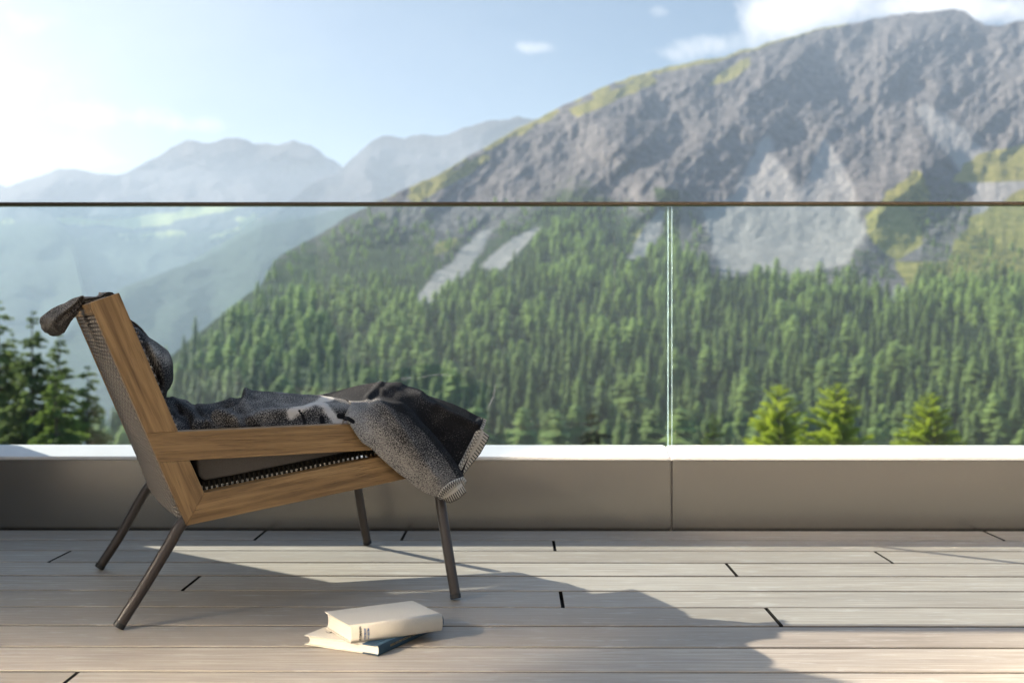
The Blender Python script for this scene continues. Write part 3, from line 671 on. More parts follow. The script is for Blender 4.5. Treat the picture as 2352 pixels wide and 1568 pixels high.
# faint reflections in the glass, painted on as pale streaks
mb = MB()
def reflection_streak(pl, wd, al):
    G = []; A = []
    for i, (x, y) in enumerate(pl):
        d = (pl[min(i + 1, len(pl) - 1)][0] - pl[max(i - 1, 0)][0], pl[min(i + 1, len(pl) - 1)][1] - pl[max(i - 1, 0)][1]); l = math.hypot(*d)
        nx, ny = -d[1] / l * wd, d[0] / l * wd
        G.append([P(x - nx, y - ny, YG - .0012), P(x, y, YG - .0012), P(x + nx, y + ny, YG - .0012)])
        e = math.sin(math.pi * (i + .5) / len(pl)) * al; A.append([0, e, 0])
    m2 = MB(); m2.grid(np.array(G, float), 0, fade=np.array(A)); m2.build('painted_reflection', M_reflection, gb)
reflection_streak([(922, 871), (934, 869), (946, 866)], 5, 1.0); reflection_streak([(948, 871), (975, 865), (1000, 860), (1025, 860), (1040, 864)], 2.5, .8); reflection_streak([(1137, 882), (1136, 897), (1133, 912), (1127, 925), (1121, 938)], 4, 1.0)
reflection_streak([(1040, 866), (1075, 872), (1105, 885), (1130, 900)], 5, .12); reflection_streak([(1411, 545), (1412, 600), (1411, 650), (1410, 690)], 2.5, .35)

# ------------------------------------------------------------------ partition wall (out of the picture, left) and the house front behind the camera
mb = MB(); mb.box(-2.24, -2.02, 1.97, 3.70, -.09, 2.7)
o = mb.build('partition_wall', M_facade); tag(o, 'pale rendered partition wall at the left end of the terrace', 'wall')
hs = empty('house_front', (0, -1.3, 0), 'pale rendered house front with large windows behind the terrace', 'building')
mb = MB()
wins = [(-9.5, -4.95, .3, 3.13), (-4.2, -1.6, .3, 3.13), (-9.5, -1.6, 4.17, 6.0)]
for q in ((-14, 9, 6.0, 7.0), (-14, 9, 3.13, 4.17), (-14, -9.5, -3.4, 3.13), (-9.5, 9, -3.4, .3), (-4.95, -4.2, .3, 3.13), (-1.6, 9, .3, 3.13), (-14, -9.5, 4.17, 6.0), (-1.6, 9, 4.17, 6.0)): mb.box(q[0], q[1], -1.62, -1.40, q[2], q[3])
mb.build('wall', M_facade, hs)
for (a, b_, c_, d_) in wins:
    mb = MB(); mb.box(a, b_, -1.45, -1.425, c_, d_); wo = mb.build('window', M_mirror, hs)

# ------------------------------------------------------------------ CHAIR
TH = R(26.5); CT, ST = math.cos(TH), math.sin(TH)
_c = P(428.4, 1207, 2.28); K0 = -_c.x * ST + _c.y * CT; S0 = _c.x * CT + _c.y * ST
WD = .62
def onK(px, py, k=0.0):
    """picture point -> world point on the chair plane at cross offset k"""
    u = (px - 1176) / F; x = u * math.cos(YAW) - math.sin(YAW); y = u * math.sin(YAW) + math.cos(YAW)
    Y = (K0 + k) / (CT - x / y * ST); return P(px, py, Y)
def sz(px, py): p = onK(px, py); return (p.x * CT + p.y * ST - S0, p.z)
def loc(s, k, z): s = s + S0; K = K0 + k; return Vector((s * CT - K * ST, s * ST + K * CT, z))
EV = Vector((CT, ST, 0)); NV = Vector((-ST, CT, 0))
ch = empty('lounge_chair', loc(.3, WD / 2, 0), 'low wooden lounge chair with rope weave back and brown metal legs', 'chair')
def prism(name, poly, k0, k1, along, mat, parent, bev=.0016):
    """poly: list of (s,z); extruded across the chair from k0 to k1; wood grain runs along the given (s,z) direction"""
    bm = bmesh.new(); a = [bm.verts.new(loc(s, k0, z)) for s, z in poly]; b2 = [bm.verts.new(loc(s, k1, z)) for s, z in poly]; n = len(poly)
    bm.faces.new(a); bm.faces.new(b2[::-1])
    for i in range(n): bm.faces.new((a[i], b2[i], b2[(i + 1) % n], a[(i + 1) % n]))
    bmesh.ops.recalc_face_normals(bm, faces=bm.faces)
    if bev: bmesh.ops.bevel(bm, geom=list(bm.edges), offset=bev, segments=2, affect='EDGES', profile=.5)
    me = bpy.data.meshes.new(name); bm.to_mesh(me); bm.free()
    l = math.hypot(*along); ax, az = along[0] / l, along[1] / l; of = (random.uniform(0, 9), random.uniform(0, 9), random.uniform(0, 9))
    at = me.attributes.new('gc', 'FLOAT_VECTOR', 'POINT'); arr = np.zeros((len(me.vertices), 3))
    for i, v in enumerate(me.vertices):
        s = v.co.x * CT + v.co.y * ST; k = -v.co.x * ST + v.co.y * CT; z = v.co.z
        arr[i] = (s * ax + z * az + of[0], -s * az + z * ax + of[1], k + of[2])
    at.data.foreach_set('vector', arr.ravel())
    return link(name, me, mat, parent)
UTL, UTR, UBR, UBL = (206.6, 695), (273.5, 672), (409.6, 991), (336, 994)
ABL = (365, 1061); CRN = (428.4, 1207); PIR = (469.5, 1131.5); PTR = (436, 1057.2)
def lnA_top(x): return 991 - .0449 * (x - 409.6)
def lnA_bot(x): return 1060 - .0546 * (x - 372)
def lnR_top(x): return 1131.5 - .208 * (x - 469.5)
def lnR_bot(x): return 1207 - .2136 * (x - 428.4)
XE = 1000
poly_up = [sz(*UTL), sz(*UTR), sz(*UBR), sz(*UBL)]
poly_arm = [sz(*UBL), sz(*UBR), sz(936, lnA_top(936)), sz(959, lnA_bot(959)), sz(*ABL)]
poly_post = [sz(*ABL), sz(*PTR), sz(*PIR), sz(*CRN)]
poly_low = [sz(*CRN), sz(*PIR), sz(959, lnR_top(959) + 1.5), sz(XE - 18, lnR_bot(XE - 18) - 14), sz(XE - 22, lnR_bot(XE - 22))]
_unused = [sz(962, lnR_top(962)), sz(XE - 12.5, lnA_bot(XE - 12.5) + .8), sz(XE - 13, lnR_bot(XE - 14) - 22)]
TK = .036
def side(k0, k1):
    fr = MB()
    g = .0006
    rt = empty('side_frame', loc(0, k0, .2), None, None); rt.parent = ch; rt.matrix_parent_inverse = Matrix.Translation(ch.location).inverted()
    prism('upright', poly_up, k0, k1, (poly_up[1][0] - poly_up[2][0], poly_up[1][1] - poly_up[2][1]), M_wood, ch)
    prism('armrest', poly_arm, k0 + g, k1 - g, (poly_arm[2][0] - poly_arm[1][0], poly_arm[2][1] - poly_arm[1][1]), M_wood, ch)
    prism('corner_post', poly_post, k0, k1, (poly_post[3][0] - poly_post[0][0], poly_post[3][1] - poly_post[0][1]), M_wood, ch)
    prism('seat_rail', poly_low, k0 + g * .5, k1 - g * .5, (poly_low[2][0] - poly_low[1][0], poly_low[2][1] - poly_low[1][1]), M_wood, ch)
    bpy.data.objects.remove(rt)
side(0, TK); side(WD - TK, WD)
# rails across: top rail, front rail, rear bottom rail
bx, bz = poly_up[0]; ux, uz = (poly_up[0][0] - poly_up[3][0], poly_up[0][1] - poly_up[3][1]); ul = math.hypot(ux, uz); ux /= ul; uz /= ul   # up along the upright
fx, fz = uz, -ux                                                           # forward, square to the upright
def off_up(base, a, f): return (base[0] + ux * a + fx * f, base[1] + uz * a + fz * f)
T0 = poly_up[0]
def crossbar(name, poly, k0, k1):
    o = prism(name, poly, k0, k1, (1, 0), M_wood, ch); me = o.data; arr = np.zeros((len(me.vertices), 3))
    for i, v in enumerate(me.vertices): arr[i] = (-v.co.x * ST + v.co.y * CT + 3, v.co.z + 5, v.co.x * CT + v.co.y * ST)
    me.attributes['gc'].data.foreach_set('vector', arr.ravel()); return o
tr_ = [off_up(T0, -.001, -.001), off_up(T0, .004, .045), off_up(T0, -.028, .045), off_up(T0, -.028, -.001)]
tr_[1] = (T0[0] + (poly_up[1][0] - T0[0]) * .7, T0[1] + (poly_up[1][1] - T0[1]) * .7)
crossbar('top_rail', tr_, TK + .0005, WD + .022)
sf = sz(XE - 18, lnR_bot(XE - 18)); se = sz(XE - 18, lnR_bot(XE - 18) - 40)
crossbar('front_rail', [(sf[0] - .035, sf[1] + .004), (sf[0] - .003, sf[1] + .004), (se[0] - .003, se[1]), (se[0] - .035, se[1])], TK + .0005, WD - TK - .0005)
cb = poly_post[3]
crossbar('rear_rail', [(cb[0] + .008, cb[1] + .022), (cb[0] + .036, cb[1] + .022), (cb[0] + .036, cb[1] + .05), (cb[0] + .008, cb[1] + .05)], TK + .0005, WD - TK - .0005)

# rope weave of the back: rows of cord across, a rear and a front layer
mb = MB(); rows = 50; Lb = math.hypot(poly_up[0][0] - cb[0], poly_up[0][1] - cb[1])
kk = np.linspace(TK - .004, WD - TK + .004, 150)
for r_ in range(rows):
    a = -.034 - (Lb - .05) * r_ / (rows - 1); fr_ = r_ / (rows - 1)
    path = []; rd = []
    for q, k in enumerate(kk):
        s_ = (k - TK) / (WD - 2 * TK); bow = math.sin(math.pi * min(max(s_, 0), 1)) ** .6
        bd = math.sin(k * 2 * math.pi / .021 + math.pi * (r_ % 2)); sg = -(.002 + .006 * fr_ ** 3) * bow - .0022 * bd
        f = .007 - .006 * fr_ ** 4 + sg
        p_ = off_up(T0, a, f); path.append(loc(p_[0], k, p_[1])); rd.append(.0037 + .0011 * bd)
    g_ = np.repeat(np.array([[k * 1.0, r_ * .31, 0] for k in kk]), 5, 0)
    mb.tube(path, rd, 5, True, 0, gc=g_)
wb = mb.build('rear_weave', M_rope, ch, True)
bp = [off_up(T0, -.03, .016), off_up(T0, -.03, .020), off_up(T0, -Lb + .03, .020), off_up(T0, -Lb + .03, .016)]
prism('weave_shade_sheet', bp, TK + .001, WD - TK - .001, (1, 0), M_joist, ch, 0)  # near-black sheet added as the shade between the back cords
mb = MB(); fw = math.hypot(poly_up[1][0] - poly_up[0][0], poly_up[1][1] - poly_up[0][1])
T1 = poly_up[1]; Lf = math.hypot(poly_up[1][0] - poly_up[2][0], poly_up[1][1] - poly_up[2][1]); ex, ez = (poly_up[2][0] - T1[0]) / Lf, (poly_up[2][1] - T1[1]) / Lf
nfx, nfz = -ez, ex
rows = int((Lf - .06) / .0098)
for r_ in range(rows):
    a = .085 + (Lf - .08) * r_ / (rows - 1); path = []
    for q, k in enumerate(np.linspace(.010, WD - .010, 40)):
        s_ = k / WD; bow = math.sin(math.pi * s_) ** .5
        f = .0026 - .012 * bow * (r_ > 3) + .0014 * (1 if (q + r_) % 2 else -1)
        path.append(loc(T1[0] + ex * a + nfx * f, k, T1[1] + ez * a + nfz * f))
    g_ = np.repeat(np.array([[q_ * .016, r_ * .31, 0] for q_ in range(40)]), 5, 0)
    mb.tube(path, .0036, 5, True, 0, gc=g_)
mb.build('front_weave', M_rope, ch, True)
prism('seat_shade_sheet', [sz(480, lnR_top(480) - 1), sz(968, lnR_top(968) + 2), sz(968, lnR_top(968) - 8), sz(900, 1026), sz(560, 1099), sz(482, 1115)], TK + .034, WD - TK - .02, (1, 0), M_joist, ch, 0)  # added dark sheet: stands for the shade under the cushion, blocks the view through
# seat weave: dark cords stretched over the lower rails
mb = MB(); a0 = sz(478, lnR_top(478)); a1 = sz(975, lnR_top(975) + 6); nrow = 46
for r_ in range(nrow):
    f = r_ / (nrow - 1); s = a0[0] + (a1[0] - a0[0]) * f; z = a0[1] + (a1[1] - a0[1]) * f
    path = [loc(s, TK + .010, z - .022), loc(s, TK + .011, z - .002), loc(s - .001, TK + .015, z + .011), loc(s, TK + .04, z + .014), loc(s, WD / 2, z + .004), loc(s, WD - TK - .03, z + .014), loc(s, WD - TK - .006, z + .010), loc(s, WD - TK - .003, z - .02)]
    mb.tube(path, .0034, 5)
mb.build('seat_weave', M_rope_dark, ch, True)
# cushion
cpoly = [sz(462, 1060), sz(466, 1100), sz(480, 1112), sz(560, 1097), sz(700, 1068), sz(860, 1034), sz(950, 1014), sz(950, 1000), sz(930, 985), sz(800, 985), sz(600, 990), sz(450, 998)]
o = prism('seat_cushion', cpoly, TK + .022, WD - TK - .012, (1, 0), M_cush, ch, .006); o.data.shade_smooth()

# legs
def leg(pts, rb=.0122):
    C = np.array([list(p) for p in pts])[:, None, :]; n = 40
    G = crs(np.concatenate([C, C], 1), n, 2)[:, 0]
    G = [Vector(g_) for g_ in G]
    mb = MB(); mb.tube(G, [rb * (1.12 - .12 * i / (n - 1)) for i in range(n)], 16); l = mb.build('leg', M_leg, ch, True)
    for p_ in l.data.polygons:
        if len(p_.vertices) > 4: p_.use_smooth = False
    e = G[-1]; d = (G[-1] - G[-3]).normalized(); mb = MB(); mb.tube([e - d * .006, e + d * .003, e + d * .0045], [rb * 1.06, rb * 1.06, rb * .9], 16); mb.build('foot_cap', M_cap, l)
def PF(px, Y): p = P(px, 1000, Y); return Vector((p.x, p.y, .009))
leg([onK(458, 1170, .02), onK(436, 1184, .02), P(412, 1209, 2.285), P(385, 1256, 2.272), P(330, 1347, 2.25), PF(273.5, 2.222)])
leg([onK(392, 1090, WD - .03), P(366, 1095, 2.83), P(340, 1119, 2.83), P(318, 1155, 2.82), P(276, 1229, 2.79), PF(229.5, 2.768)])
leg([onK(1002, 1075, .02), onK(1006, 1100, .02), P(1013, 1160, 2.53), P(1029, 1265, 2.49), PF(1046.5, 2.463)])
leg([P(815, 1065, 3.04), P(817, 1085, 3.045), P(823, 1128, 3.05), P(833, 1190, 3.065), PF(843.5, 3.083)])

# ------------------------------------------------------------------ BLANKET
bk = empty('blanket', loc(.4, .3, .45), 'grey black speckled wool blanket with stitched cream trim draped over the seat', 'blanket')
def railY(x): return onK(x, 980, 0).y
def K(x, k): return onK(x, 980, k).y
def ridge(G, px, py, lines, push=(0, -.75, .65)):
    d = np.zeros(px.shape)
    for pl, amp, wd in lines: d += amp * np.exp(-(dist_poly(px, py, pl) / wd) ** 2)
    return G + d[..., None] * np.array(push)
def proj(G):
    x, y = G[..., 0], G[..., 1]; c, s = math.cos(YAW), math.sin(YAW)
    dx = x * c + y * s; dep = -x * s + y * c
    return 1176 + dx / dep * F, 750 - (G[..., 2] - CAMZ) / dep * F
bmb = MB()
def cloth(C, nu, nv, lines=(), speck=None, wseed=1, wr=.0025, gcs=1.0):
    Cw = [[list(P(x, y, Y)) for (x, y, Y) in row] for row in C]
    G = crs(Cw, nu, nv); px, py = proj(G); G = ridge(G, px, py, lines)
    du = np.linspace(0, 1, nu)[:, None] * 6; dv = np.linspace(0, 1, nv)[None, :] * 5
    if wseed == 2:      # keep the drape outside the near side frame
        d_ = G - np.array([0, 0, CAMZ]); den = -d_[..., 0] * ST + d_[..., 1] * CT; tp = (K0 - .007 - .004 * np.sin(px / 23)) / den
        w_ = np.clip((py - (991 - .0449 * (px - 409.6)) + 10) / 14, 0, 1) * np.clip((952 + (py - 968) * .39 - px) / 16, 0, 1) * np.clip((3.4 - np.linspace(0, 6, nv)[None, :]) / .6, 0, 1)
        tt_ = 1 + (np.minimum(tp, 1) - 1) * w_; G = np.array([0, 0, CAMZ]) + d_ * tt_[..., None]
    n = fbm(du + wseed * 3.1 + 0 * dv, dv + 0 * du, 4, wseed) - .5
    G = G + n[..., None] * np.array([0, -1, .8]) * wr * 2
    wh = np.zeros(px.shape); bl = np.zeros(px.shape)
    for pl, wd in WHITE: wh = np.maximum(wh, np.clip(1.3 - dist_poly(px, py, pl) / wd, 0, 1))
    for pl, wd in BLACK: bl = np.maximum(bl, np.clip(1.3 - dist_poly(px, py, pl) / wd, 0, 1))
    sp_ = speck(px, py) if speck else np.full(px.shape, .45)
    # cloth coordinates from accumulated length
    lu = np.zeros(px.shape); lu[1:] = np.cumsum(np.linalg.norm(np.diff(G, axis=0), axis=-1), 0); lv = np.zeros(px.shape); lv[:, 1:] = np.cumsum(np.linalg.norm(np.diff(G, axis=1), axis=-1), 1)
    gc = np.stack([lu.mean(1, keepdims=True) + 0 * lu, lv, 0 * lu + wseed], -1)
    bmb.grid(G); i0 = bmb.n - G.shape[0] * G.shape[1]
    for k_, a in (('speck', sp_), ('white', wh * (wseed in (1,))), ('black', bl * (wseed in (1, 2))), ('gc', gc.reshape(-1, 3))): bmb.att.setdefault(k_, []).append((i0, a.reshape(-1) if a.ndim == 2 and k_ != 'gc' else a))
    return G
WHITE = [([(745, 916), (728, 930), (712, 938), (690, 945), (668, 956)], 12), ([(728, 932), (745, 938), (757, 950), (768, 965), (790, 971)], 12), ([(758, 914), (738, 921)], 12)]
BLACK = [([(739, 962), (742, 978)], 7), ([(778, 958), (800, 962), (810, 968)], 6), ([(696, 958), (700, 972)], 4), ([(688, 950), (694, 956)], 3)]
# seat part, from the backrest forward
cols = []
for (x, crest, bumpm, kc) in [(376, 918, .50, .34), (400, 918, .45, .34), (430, 920, .30, .36), (470, 929, .45, .36), (505, 921, .50, .34), (540, 906, .5, .30), (565, 899, .52, .27), (620, 900.5, .55, .26), (690, 906, .6, .26), (745, 911, .6, .25), (800, 921, .6, .22), (850, 935, .6, .2)]:
    rt_ = lnA_top(x); c0 = []
    c0.append((x, rt_ + 22, K(x, TK + .010))); c0.append((x, rt_ + 3, K(x, TK + .012)))
    c0.append((x + 2, rt_ - (rt_ - crest) * .38 * (bumpm / .5), K(x, TK + .05)))
    c0.append((x + 2, rt_ - (rt_ - crest) * .75, K(x, kc * .62))); c0.append((x, crest, K(x, kc))); c0.append((x, crest + 6, K(x, kc + .10))); c0.append((x, crest + 10, K(x, kc + .20))); cols.append(c0)
RID = [([(565, 903), (568, 915), (560, 925), (540, 940), (515, 952), (495, 962)], 0.0216, 9), ([(448, 984), (470, 968), (497, 961), (525, 963), (548, 973)], 0.0270, 12), ([(556, 985), (575, 968), (600, 955), (650, 948), (700, 944), (745, 940)], 0.0162, 12),
       ([(470, 965), (500, 945), (540, 925), (550, 910)], -0.0405, 13), ([(400, 925), (430, 945), (460, 965), (480, 978)], 0.0189, 9), ([(410, 950), (425, 965), (440, 980)], -0.0189, 9), ([(384, 925), (400, 950), (425, 965)], 0.0162, 8), ([(440, 925), (455, 945), (470, 958)], -0.0216, 8),
       ([(560, 975), (590, 990)], -0.0162, 10), ([(640, 925), (690, 925)], -0.0081, 14), ([(768, 940), (800, 950)], 0.0081, 14)]
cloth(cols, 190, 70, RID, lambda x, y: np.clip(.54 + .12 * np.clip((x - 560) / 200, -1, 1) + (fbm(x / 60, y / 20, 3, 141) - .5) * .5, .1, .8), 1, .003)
# far half of the seat part, partly hidden
cols = []
for (x, crest) in [(376, 924), (430, 930), (480, 936), (560, 915), (640, 912), (720, 912), (790, 902), (850, 900)]:
    cols.append([(x, crest + 4, K(x, .34)), (x, crest - 2, K(x, .42)), (x, crest + 8, K(x, .50)), (x, crest + 22, K(x, WD - TK - .01))])
cloth(cols, 90, 30, [], None, 3, .006)
# front drape: speckled panel and its return
FR = [[(784, 975, 2.455), (793, 955, 2.470), (801, 938, 2.500), (806, 928, 2.560), (800, 920, 2.633), (770, 913, 2.710), (742, 907, 2.765)],
      [(797, 966, 2.435), (812, 950, 2.460), (828, 936, 2.500), (842, 926, 2.560), (846, 920, 2.633), (838, 900, 2.710), (818, 888, 2.776)],
      [(829, 1012, 2.437), (848, 975, 2.455), (868, 945, 2.490), (886, 925, 2.545), (898, 924, 2.633), (900, 901, 2.710), (873, 878.5, 2.787)],
      [(851, 1028, 2.445), (874, 988, 2.455), (898, 950, 2.490), (919, 925, 2.545), (936, 938, 2.644), (940, 905, 2.710), (906, 882, 2.798)],
      [(873, 1050, 2.455), (898, 1004, 2.460), (923, 962, 2.495), (944, 943, 2.550), (960, 958, 2.655), (976, 909, 2.710), (944, 889, 2.804)],
      [(903, 1076, 2.465), (928, 1030, 2.468), (952, 987, 2.500), (962, 964, 2.555), (978, 985, 2.660), (1005, 931, 2.710), (972, 898.5, 2.804)],
      [(933, 1099, 2.475), (958, 1056, 2.475), (980, 1016, 2.505), (994, 996, 2.560), (1000, 1012, 2.660), (1032, 948, 2.704), (1018, 918, 2.798)],
      [(961, 1121, 2.485), (984, 1082, 2.482), (1006, 1045, 2.510), (1017, 1024, 2.560), (1018, 1036, 2.655), (1063, 964, 2.699), (1060, 936, 2.787)],
      [(985, 1135, 2.490), (1005, 1104, 2.487), (1028, 1074, 2.515), (1040, 1055, 2.560), (1036, 1054, 2.644), (1086, 975, 2.694), (1086, 949, 2.776)],
      [(1004, 1142, 2.495), (1016, 1122, 2.490), (1040, 1103, 2.515), (1064, 1095, 2.550), (1065, 1081, 2.639), (1104, 982, 2.691), (1111, 961, 2.765)]]
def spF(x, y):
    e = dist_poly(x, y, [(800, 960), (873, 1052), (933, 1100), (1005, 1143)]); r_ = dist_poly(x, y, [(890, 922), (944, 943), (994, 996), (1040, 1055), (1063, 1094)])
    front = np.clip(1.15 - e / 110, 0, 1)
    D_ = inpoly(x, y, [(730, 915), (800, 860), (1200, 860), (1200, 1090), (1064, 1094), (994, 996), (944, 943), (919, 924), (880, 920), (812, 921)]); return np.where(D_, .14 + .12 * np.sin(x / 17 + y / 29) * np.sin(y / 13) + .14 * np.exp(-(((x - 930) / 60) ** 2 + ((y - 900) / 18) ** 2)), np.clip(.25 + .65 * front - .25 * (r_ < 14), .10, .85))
RIF = [([(870, 925), (905, 960), (950, 1030), (1000, 1100)], .010, 13), ([(835, 960), (880, 1010), (930, 1070)], -.006, 16), ([(880, 900), (900, 890), (920, 884)], .010, 10), ([(845, 915), (862, 898), (875, 885)], .012, 7), ([(1005, 931), (1060, 962), (1096, 980)], .012, 9), ([(980, 905), (1040, 940), (1090, 962)], -.014, 8)]
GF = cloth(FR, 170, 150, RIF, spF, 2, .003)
# lump between backrest and seat
prof = [(278, 742), (306, 750), (322, 762), (345, 780), (368, 795), (385, 808), (394, 828), (396, 850), (396, 872), (390, 895), (380, 915), (392, 930), (402, 945)]
C = []
for (Y, sc_) in [(2.28, .1), (2.30, .6), (2.34, .9), (2.40, 1.0), (2.50, 1.0), (2.62, .95), (2.72, .85), (2.80, .6)]:
    row = []
    for (x, y) in prof:
        xb = 250 + (y - 672) * .4266 + 20; row.append((xb + (x - xb) * sc_, y + (1 - sc_) * 20, Y))
    C.append(row)
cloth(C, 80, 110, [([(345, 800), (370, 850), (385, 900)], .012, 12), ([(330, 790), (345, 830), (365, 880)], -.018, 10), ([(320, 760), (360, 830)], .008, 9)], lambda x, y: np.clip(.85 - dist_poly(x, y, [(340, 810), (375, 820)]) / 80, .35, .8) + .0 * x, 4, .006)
bl = bmb.build('cloth', M_blanket, bk, True)
m_ = bl.modifiers.new('thick', 'SOLIDIFY'); m_.thickness = .003; m_.offset = 0
# strip running up the backrest, over the top rail and hanging behind it
mb = MB()
path = [(352, 850, 2.52, .016, .16), (318, 775, 2.50, .012, .15), (290, 715, 2.50, .008, .13), (273, 686, 2.50, .006, .11), (250, 686, 2.50, .007, .095), (215, 690, 2.50, .011, .08), (185, 699, 2.50, .014, .068), (160, 712, 2.425, .018, .058), (138, 730, 2.415, .024, .052), (121, 748, 2.405, .028, .050), (114, 756, 2.40, .023, .040), (110, 761, 2.397, .012, .022), (108.5, 763, 2.396, .0004, .0008)]
C = [[*P(a, b_, c_), d_, e_] for a, b_, c_, d_, e_ in path]
def LW(o2, kx): return tuple(loc(o2[0], kx, o2[1]))
C[2] = [*LW((T1[0] + ex * .07 + nfx * .012, T1[1] + ez * .07 + nfz * .012), .29), .007, .13]; C[3] = [*LW((T1[0] + nfx * .004, T1[1] + nfz * .004), .28), .005, .10]
C[4] = [*LW((T1[0] * .6 + T0[0] * .4, T1[1] * .6 + T0[1] * .4 + .002), .28), .005, .085]; C[5] = [*LW((T0[0] - .004, T0[1] + .006), .28), .008, .07]
C[5][3] = .012; del C[6]; NCc = len(C) - 1
C = np.array(C)
n = 90; cc = crs(np.concatenate([C[:, None, :3], C[:, None, :3]], 1), n, 2)[:, 0]; rr = np.stack([np.interp(np.linspace(0, NCc, n), np.arange(NCc + 1), C[:, 3]), np.interp(np.linspace(0, NCc, n), np.arange(NCc + 1), C[:, 4])], -1)
seg = 64; G = np.zeros((n, seg + 1, 3))
for i in range(n):
    d = Vector(cc[min(i + 1, n - 1)] - cc[max(i - 1, 0)]).normalized(); a = NV; b3 = d.cross(a).normalized(); a2 = b3.cross(d).normalized()
    for k in range(seg + 1):
        th = 2 * math.pi * k / seg; wv_ = 1 + .10 * math.sin(5 * th + i * .05) + .07 * math.sin(9 * th + 1 + i * .02)
        G[i, k] = Vector(cc[i]) + a2 * math.cos(th) * rr[i, 1] * wv_ + b3 * math.sin(th) * rr[i, 0] * wv_
lu = np.linspace(0, .5, n)[:, None] + np.zeros((1, seg + 1)); lv = np.zeros((n, 1)) + np.linspace(0, .3, seg + 1)[None]
mb.grid(G, 0, speck=np.full((n, seg + 1), .60)); mb.att['gc'] = [(0, np.stack([lu, lv, lu * 0 + 7], -1).reshape(-1, 3))]; mb.att['white'] = [(0, np.zeros(n * (seg + 1)))]; mb.att['black'] = [(0, np.zeros(n * (seg + 1)))]
tl = mb.build('hanging_end', M_blanket, bk, True)
# trims: cream bands with black cross stitch, cream lining with button-hole stitches
def res(pl, n):
    pl = np.array(pl, float); d = np.concatenate([[0], np.cumsum(np.linalg.norm(np.diff(pl[:, :2], axis=0), axis=1))]); q = np.linspace(0, d[-1], n)
    return np.stack([np.interp(q, d, pl[:, k]) for k in range(3)], -1)
tmb = MB(); thm = MB()
def band(inner, outer, stitches, mode, bulge=.004, shift=0.0):
    n = 60; A = res(inner, n); B = res(outer, n); m = 7; G = np.zeros((n, m, 3))
    for i in range(n):
        for j in range(m):
            f = j / (m - 1); q = A[i] * (1 - f) + B[i] * f; p_ = P(q[0], q[1], q[2] - .004 - shift); p_.y -= bulge * math.sin(math.pi * f) ** .6
            G[i, j] = p_
    tmb = MB(); tmb.grid(G); tm = tmb.build('trim', M_trim, bk, True); m_ = tm.modifiers.new('thick', 'SOLIDIFY'); m_.thickness = .0012; m_.offset = 0
    def at(s, f): i = s * (n - 1); i0 = int(min(i, n - 2)); g_ = i - i0; j = f * (m - 1); j0 = int(min(j, m - 2)); h = j - j0; return Vector(((G[i0, j0] * (1 - g_) + G[i0 + 1, j0] * g_) * (1 - h) + (G[i0, j0 + 1] * (1 - g_) + G[i0 + 1, j0 + 1] * g_) * h)) + Vector((0, -.0009, .0002))
    if mode == 'cross':
        pts_ = []
        for k in range(stitches):
            for q in range(6): pts_.append(at((k + .5 * q / 6) / stitches, .06 + .86 * q / 6))
            for q in range(6): pts_.append(at((k + .5 + .5 * q / 6) / stitches, .92 - .86 * q / 6))
        pts_.append(at(1, .06)); thm.tube(pts_, .0009, 5)
    else:
        for k in range(stitches): thm.tube([at((k + .5) / stitches, .42), at((k + .5) / stitches, .75), at((k + .55) / stitches, 1.0)], .0013, 5)
        thm.tube([at(k / 40, 1.0) + Vector((0, 0, -.0006 + .0008 * (k % 2))) for k in range(41)], .0008, 5)
band([(1003.7, 1139.5, 2.492), (1015, 1121, 2.49), (1032, 1107.3, 2.50), (1046.4, 1100, 2.51), (1064, 1094.4, 2.54), (1071.4, 1104, 2.56)], [(1012.6, 1146.8, 2.492), (1028.7, 1129.9, 2.49), (1044.8, 1116.2, 2.50), (1061, 1106.5, 2.53), (1065.8, 1114.6, 2.56)], 15, 'cross')
band([(1014, 1142, 2.50), (1030, 1128, 2.50), (1047, 1114, 2.51), (1058, 1106, 2.53)], [(1020, 1149, 2.505), (1034, 1154, 2.505), (1053, 1145, 2.51), (1070.6, 1128.3, 2.53)], 11, 'button', .002)
band([(1095.6, 979.2, 2.691), (1086.7, 1004.2, 2.677), (1075.4, 1025.1, 2.666), (1064.2, 1047.7, 2.655), (1052.9, 1068.6, 2.633)], [(1106.9, 983.2, 2.691), (1099.6, 1005.8, 2.677), (1085.1, 1031.6, 2.666), (1070.6, 1057.4, 2.655), (1059.3, 1079.9, 2.633)], 13, 'cross')
band([(1104, 985, 2.696), (1097, 1008, 2.683), (1083, 1033, 2.671), (1068, 1060, 2.660), (1059, 1079, 2.639)], [(1123.8, 1001, 2.699), (1117.3, 1015.5, 2.688), (1102.8, 1041.3, 2.677), (1086.7, 1060.6, 2.666), (1064.2, 1089.6, 2.644)], 15, 'button', .002)
band([(1105.2, 959.9, 2.765), (1100, 970, 2.743), (1095.6, 978.4, 2.710)], [(1117.3, 963.9, 2.765), (1114, 976, 2.743), (1108, 990, 2.710)], 5, 'cross')
thm.build('stitching', M_thread, bk, True)
# stitched hem on the hanging end
mb = MB()
for k in range(16):
    th = -1.2 + 2.6 * k / 15; g1 = G_end = Vector(cc[-8]) + (Vector(cc[-1]) - Vector(cc[-8])) * .2
for k in range(14):
    i = n - 6; kk_ = int(seg * (.30 + .42 * k / 13)) % seg; p0 = G = None
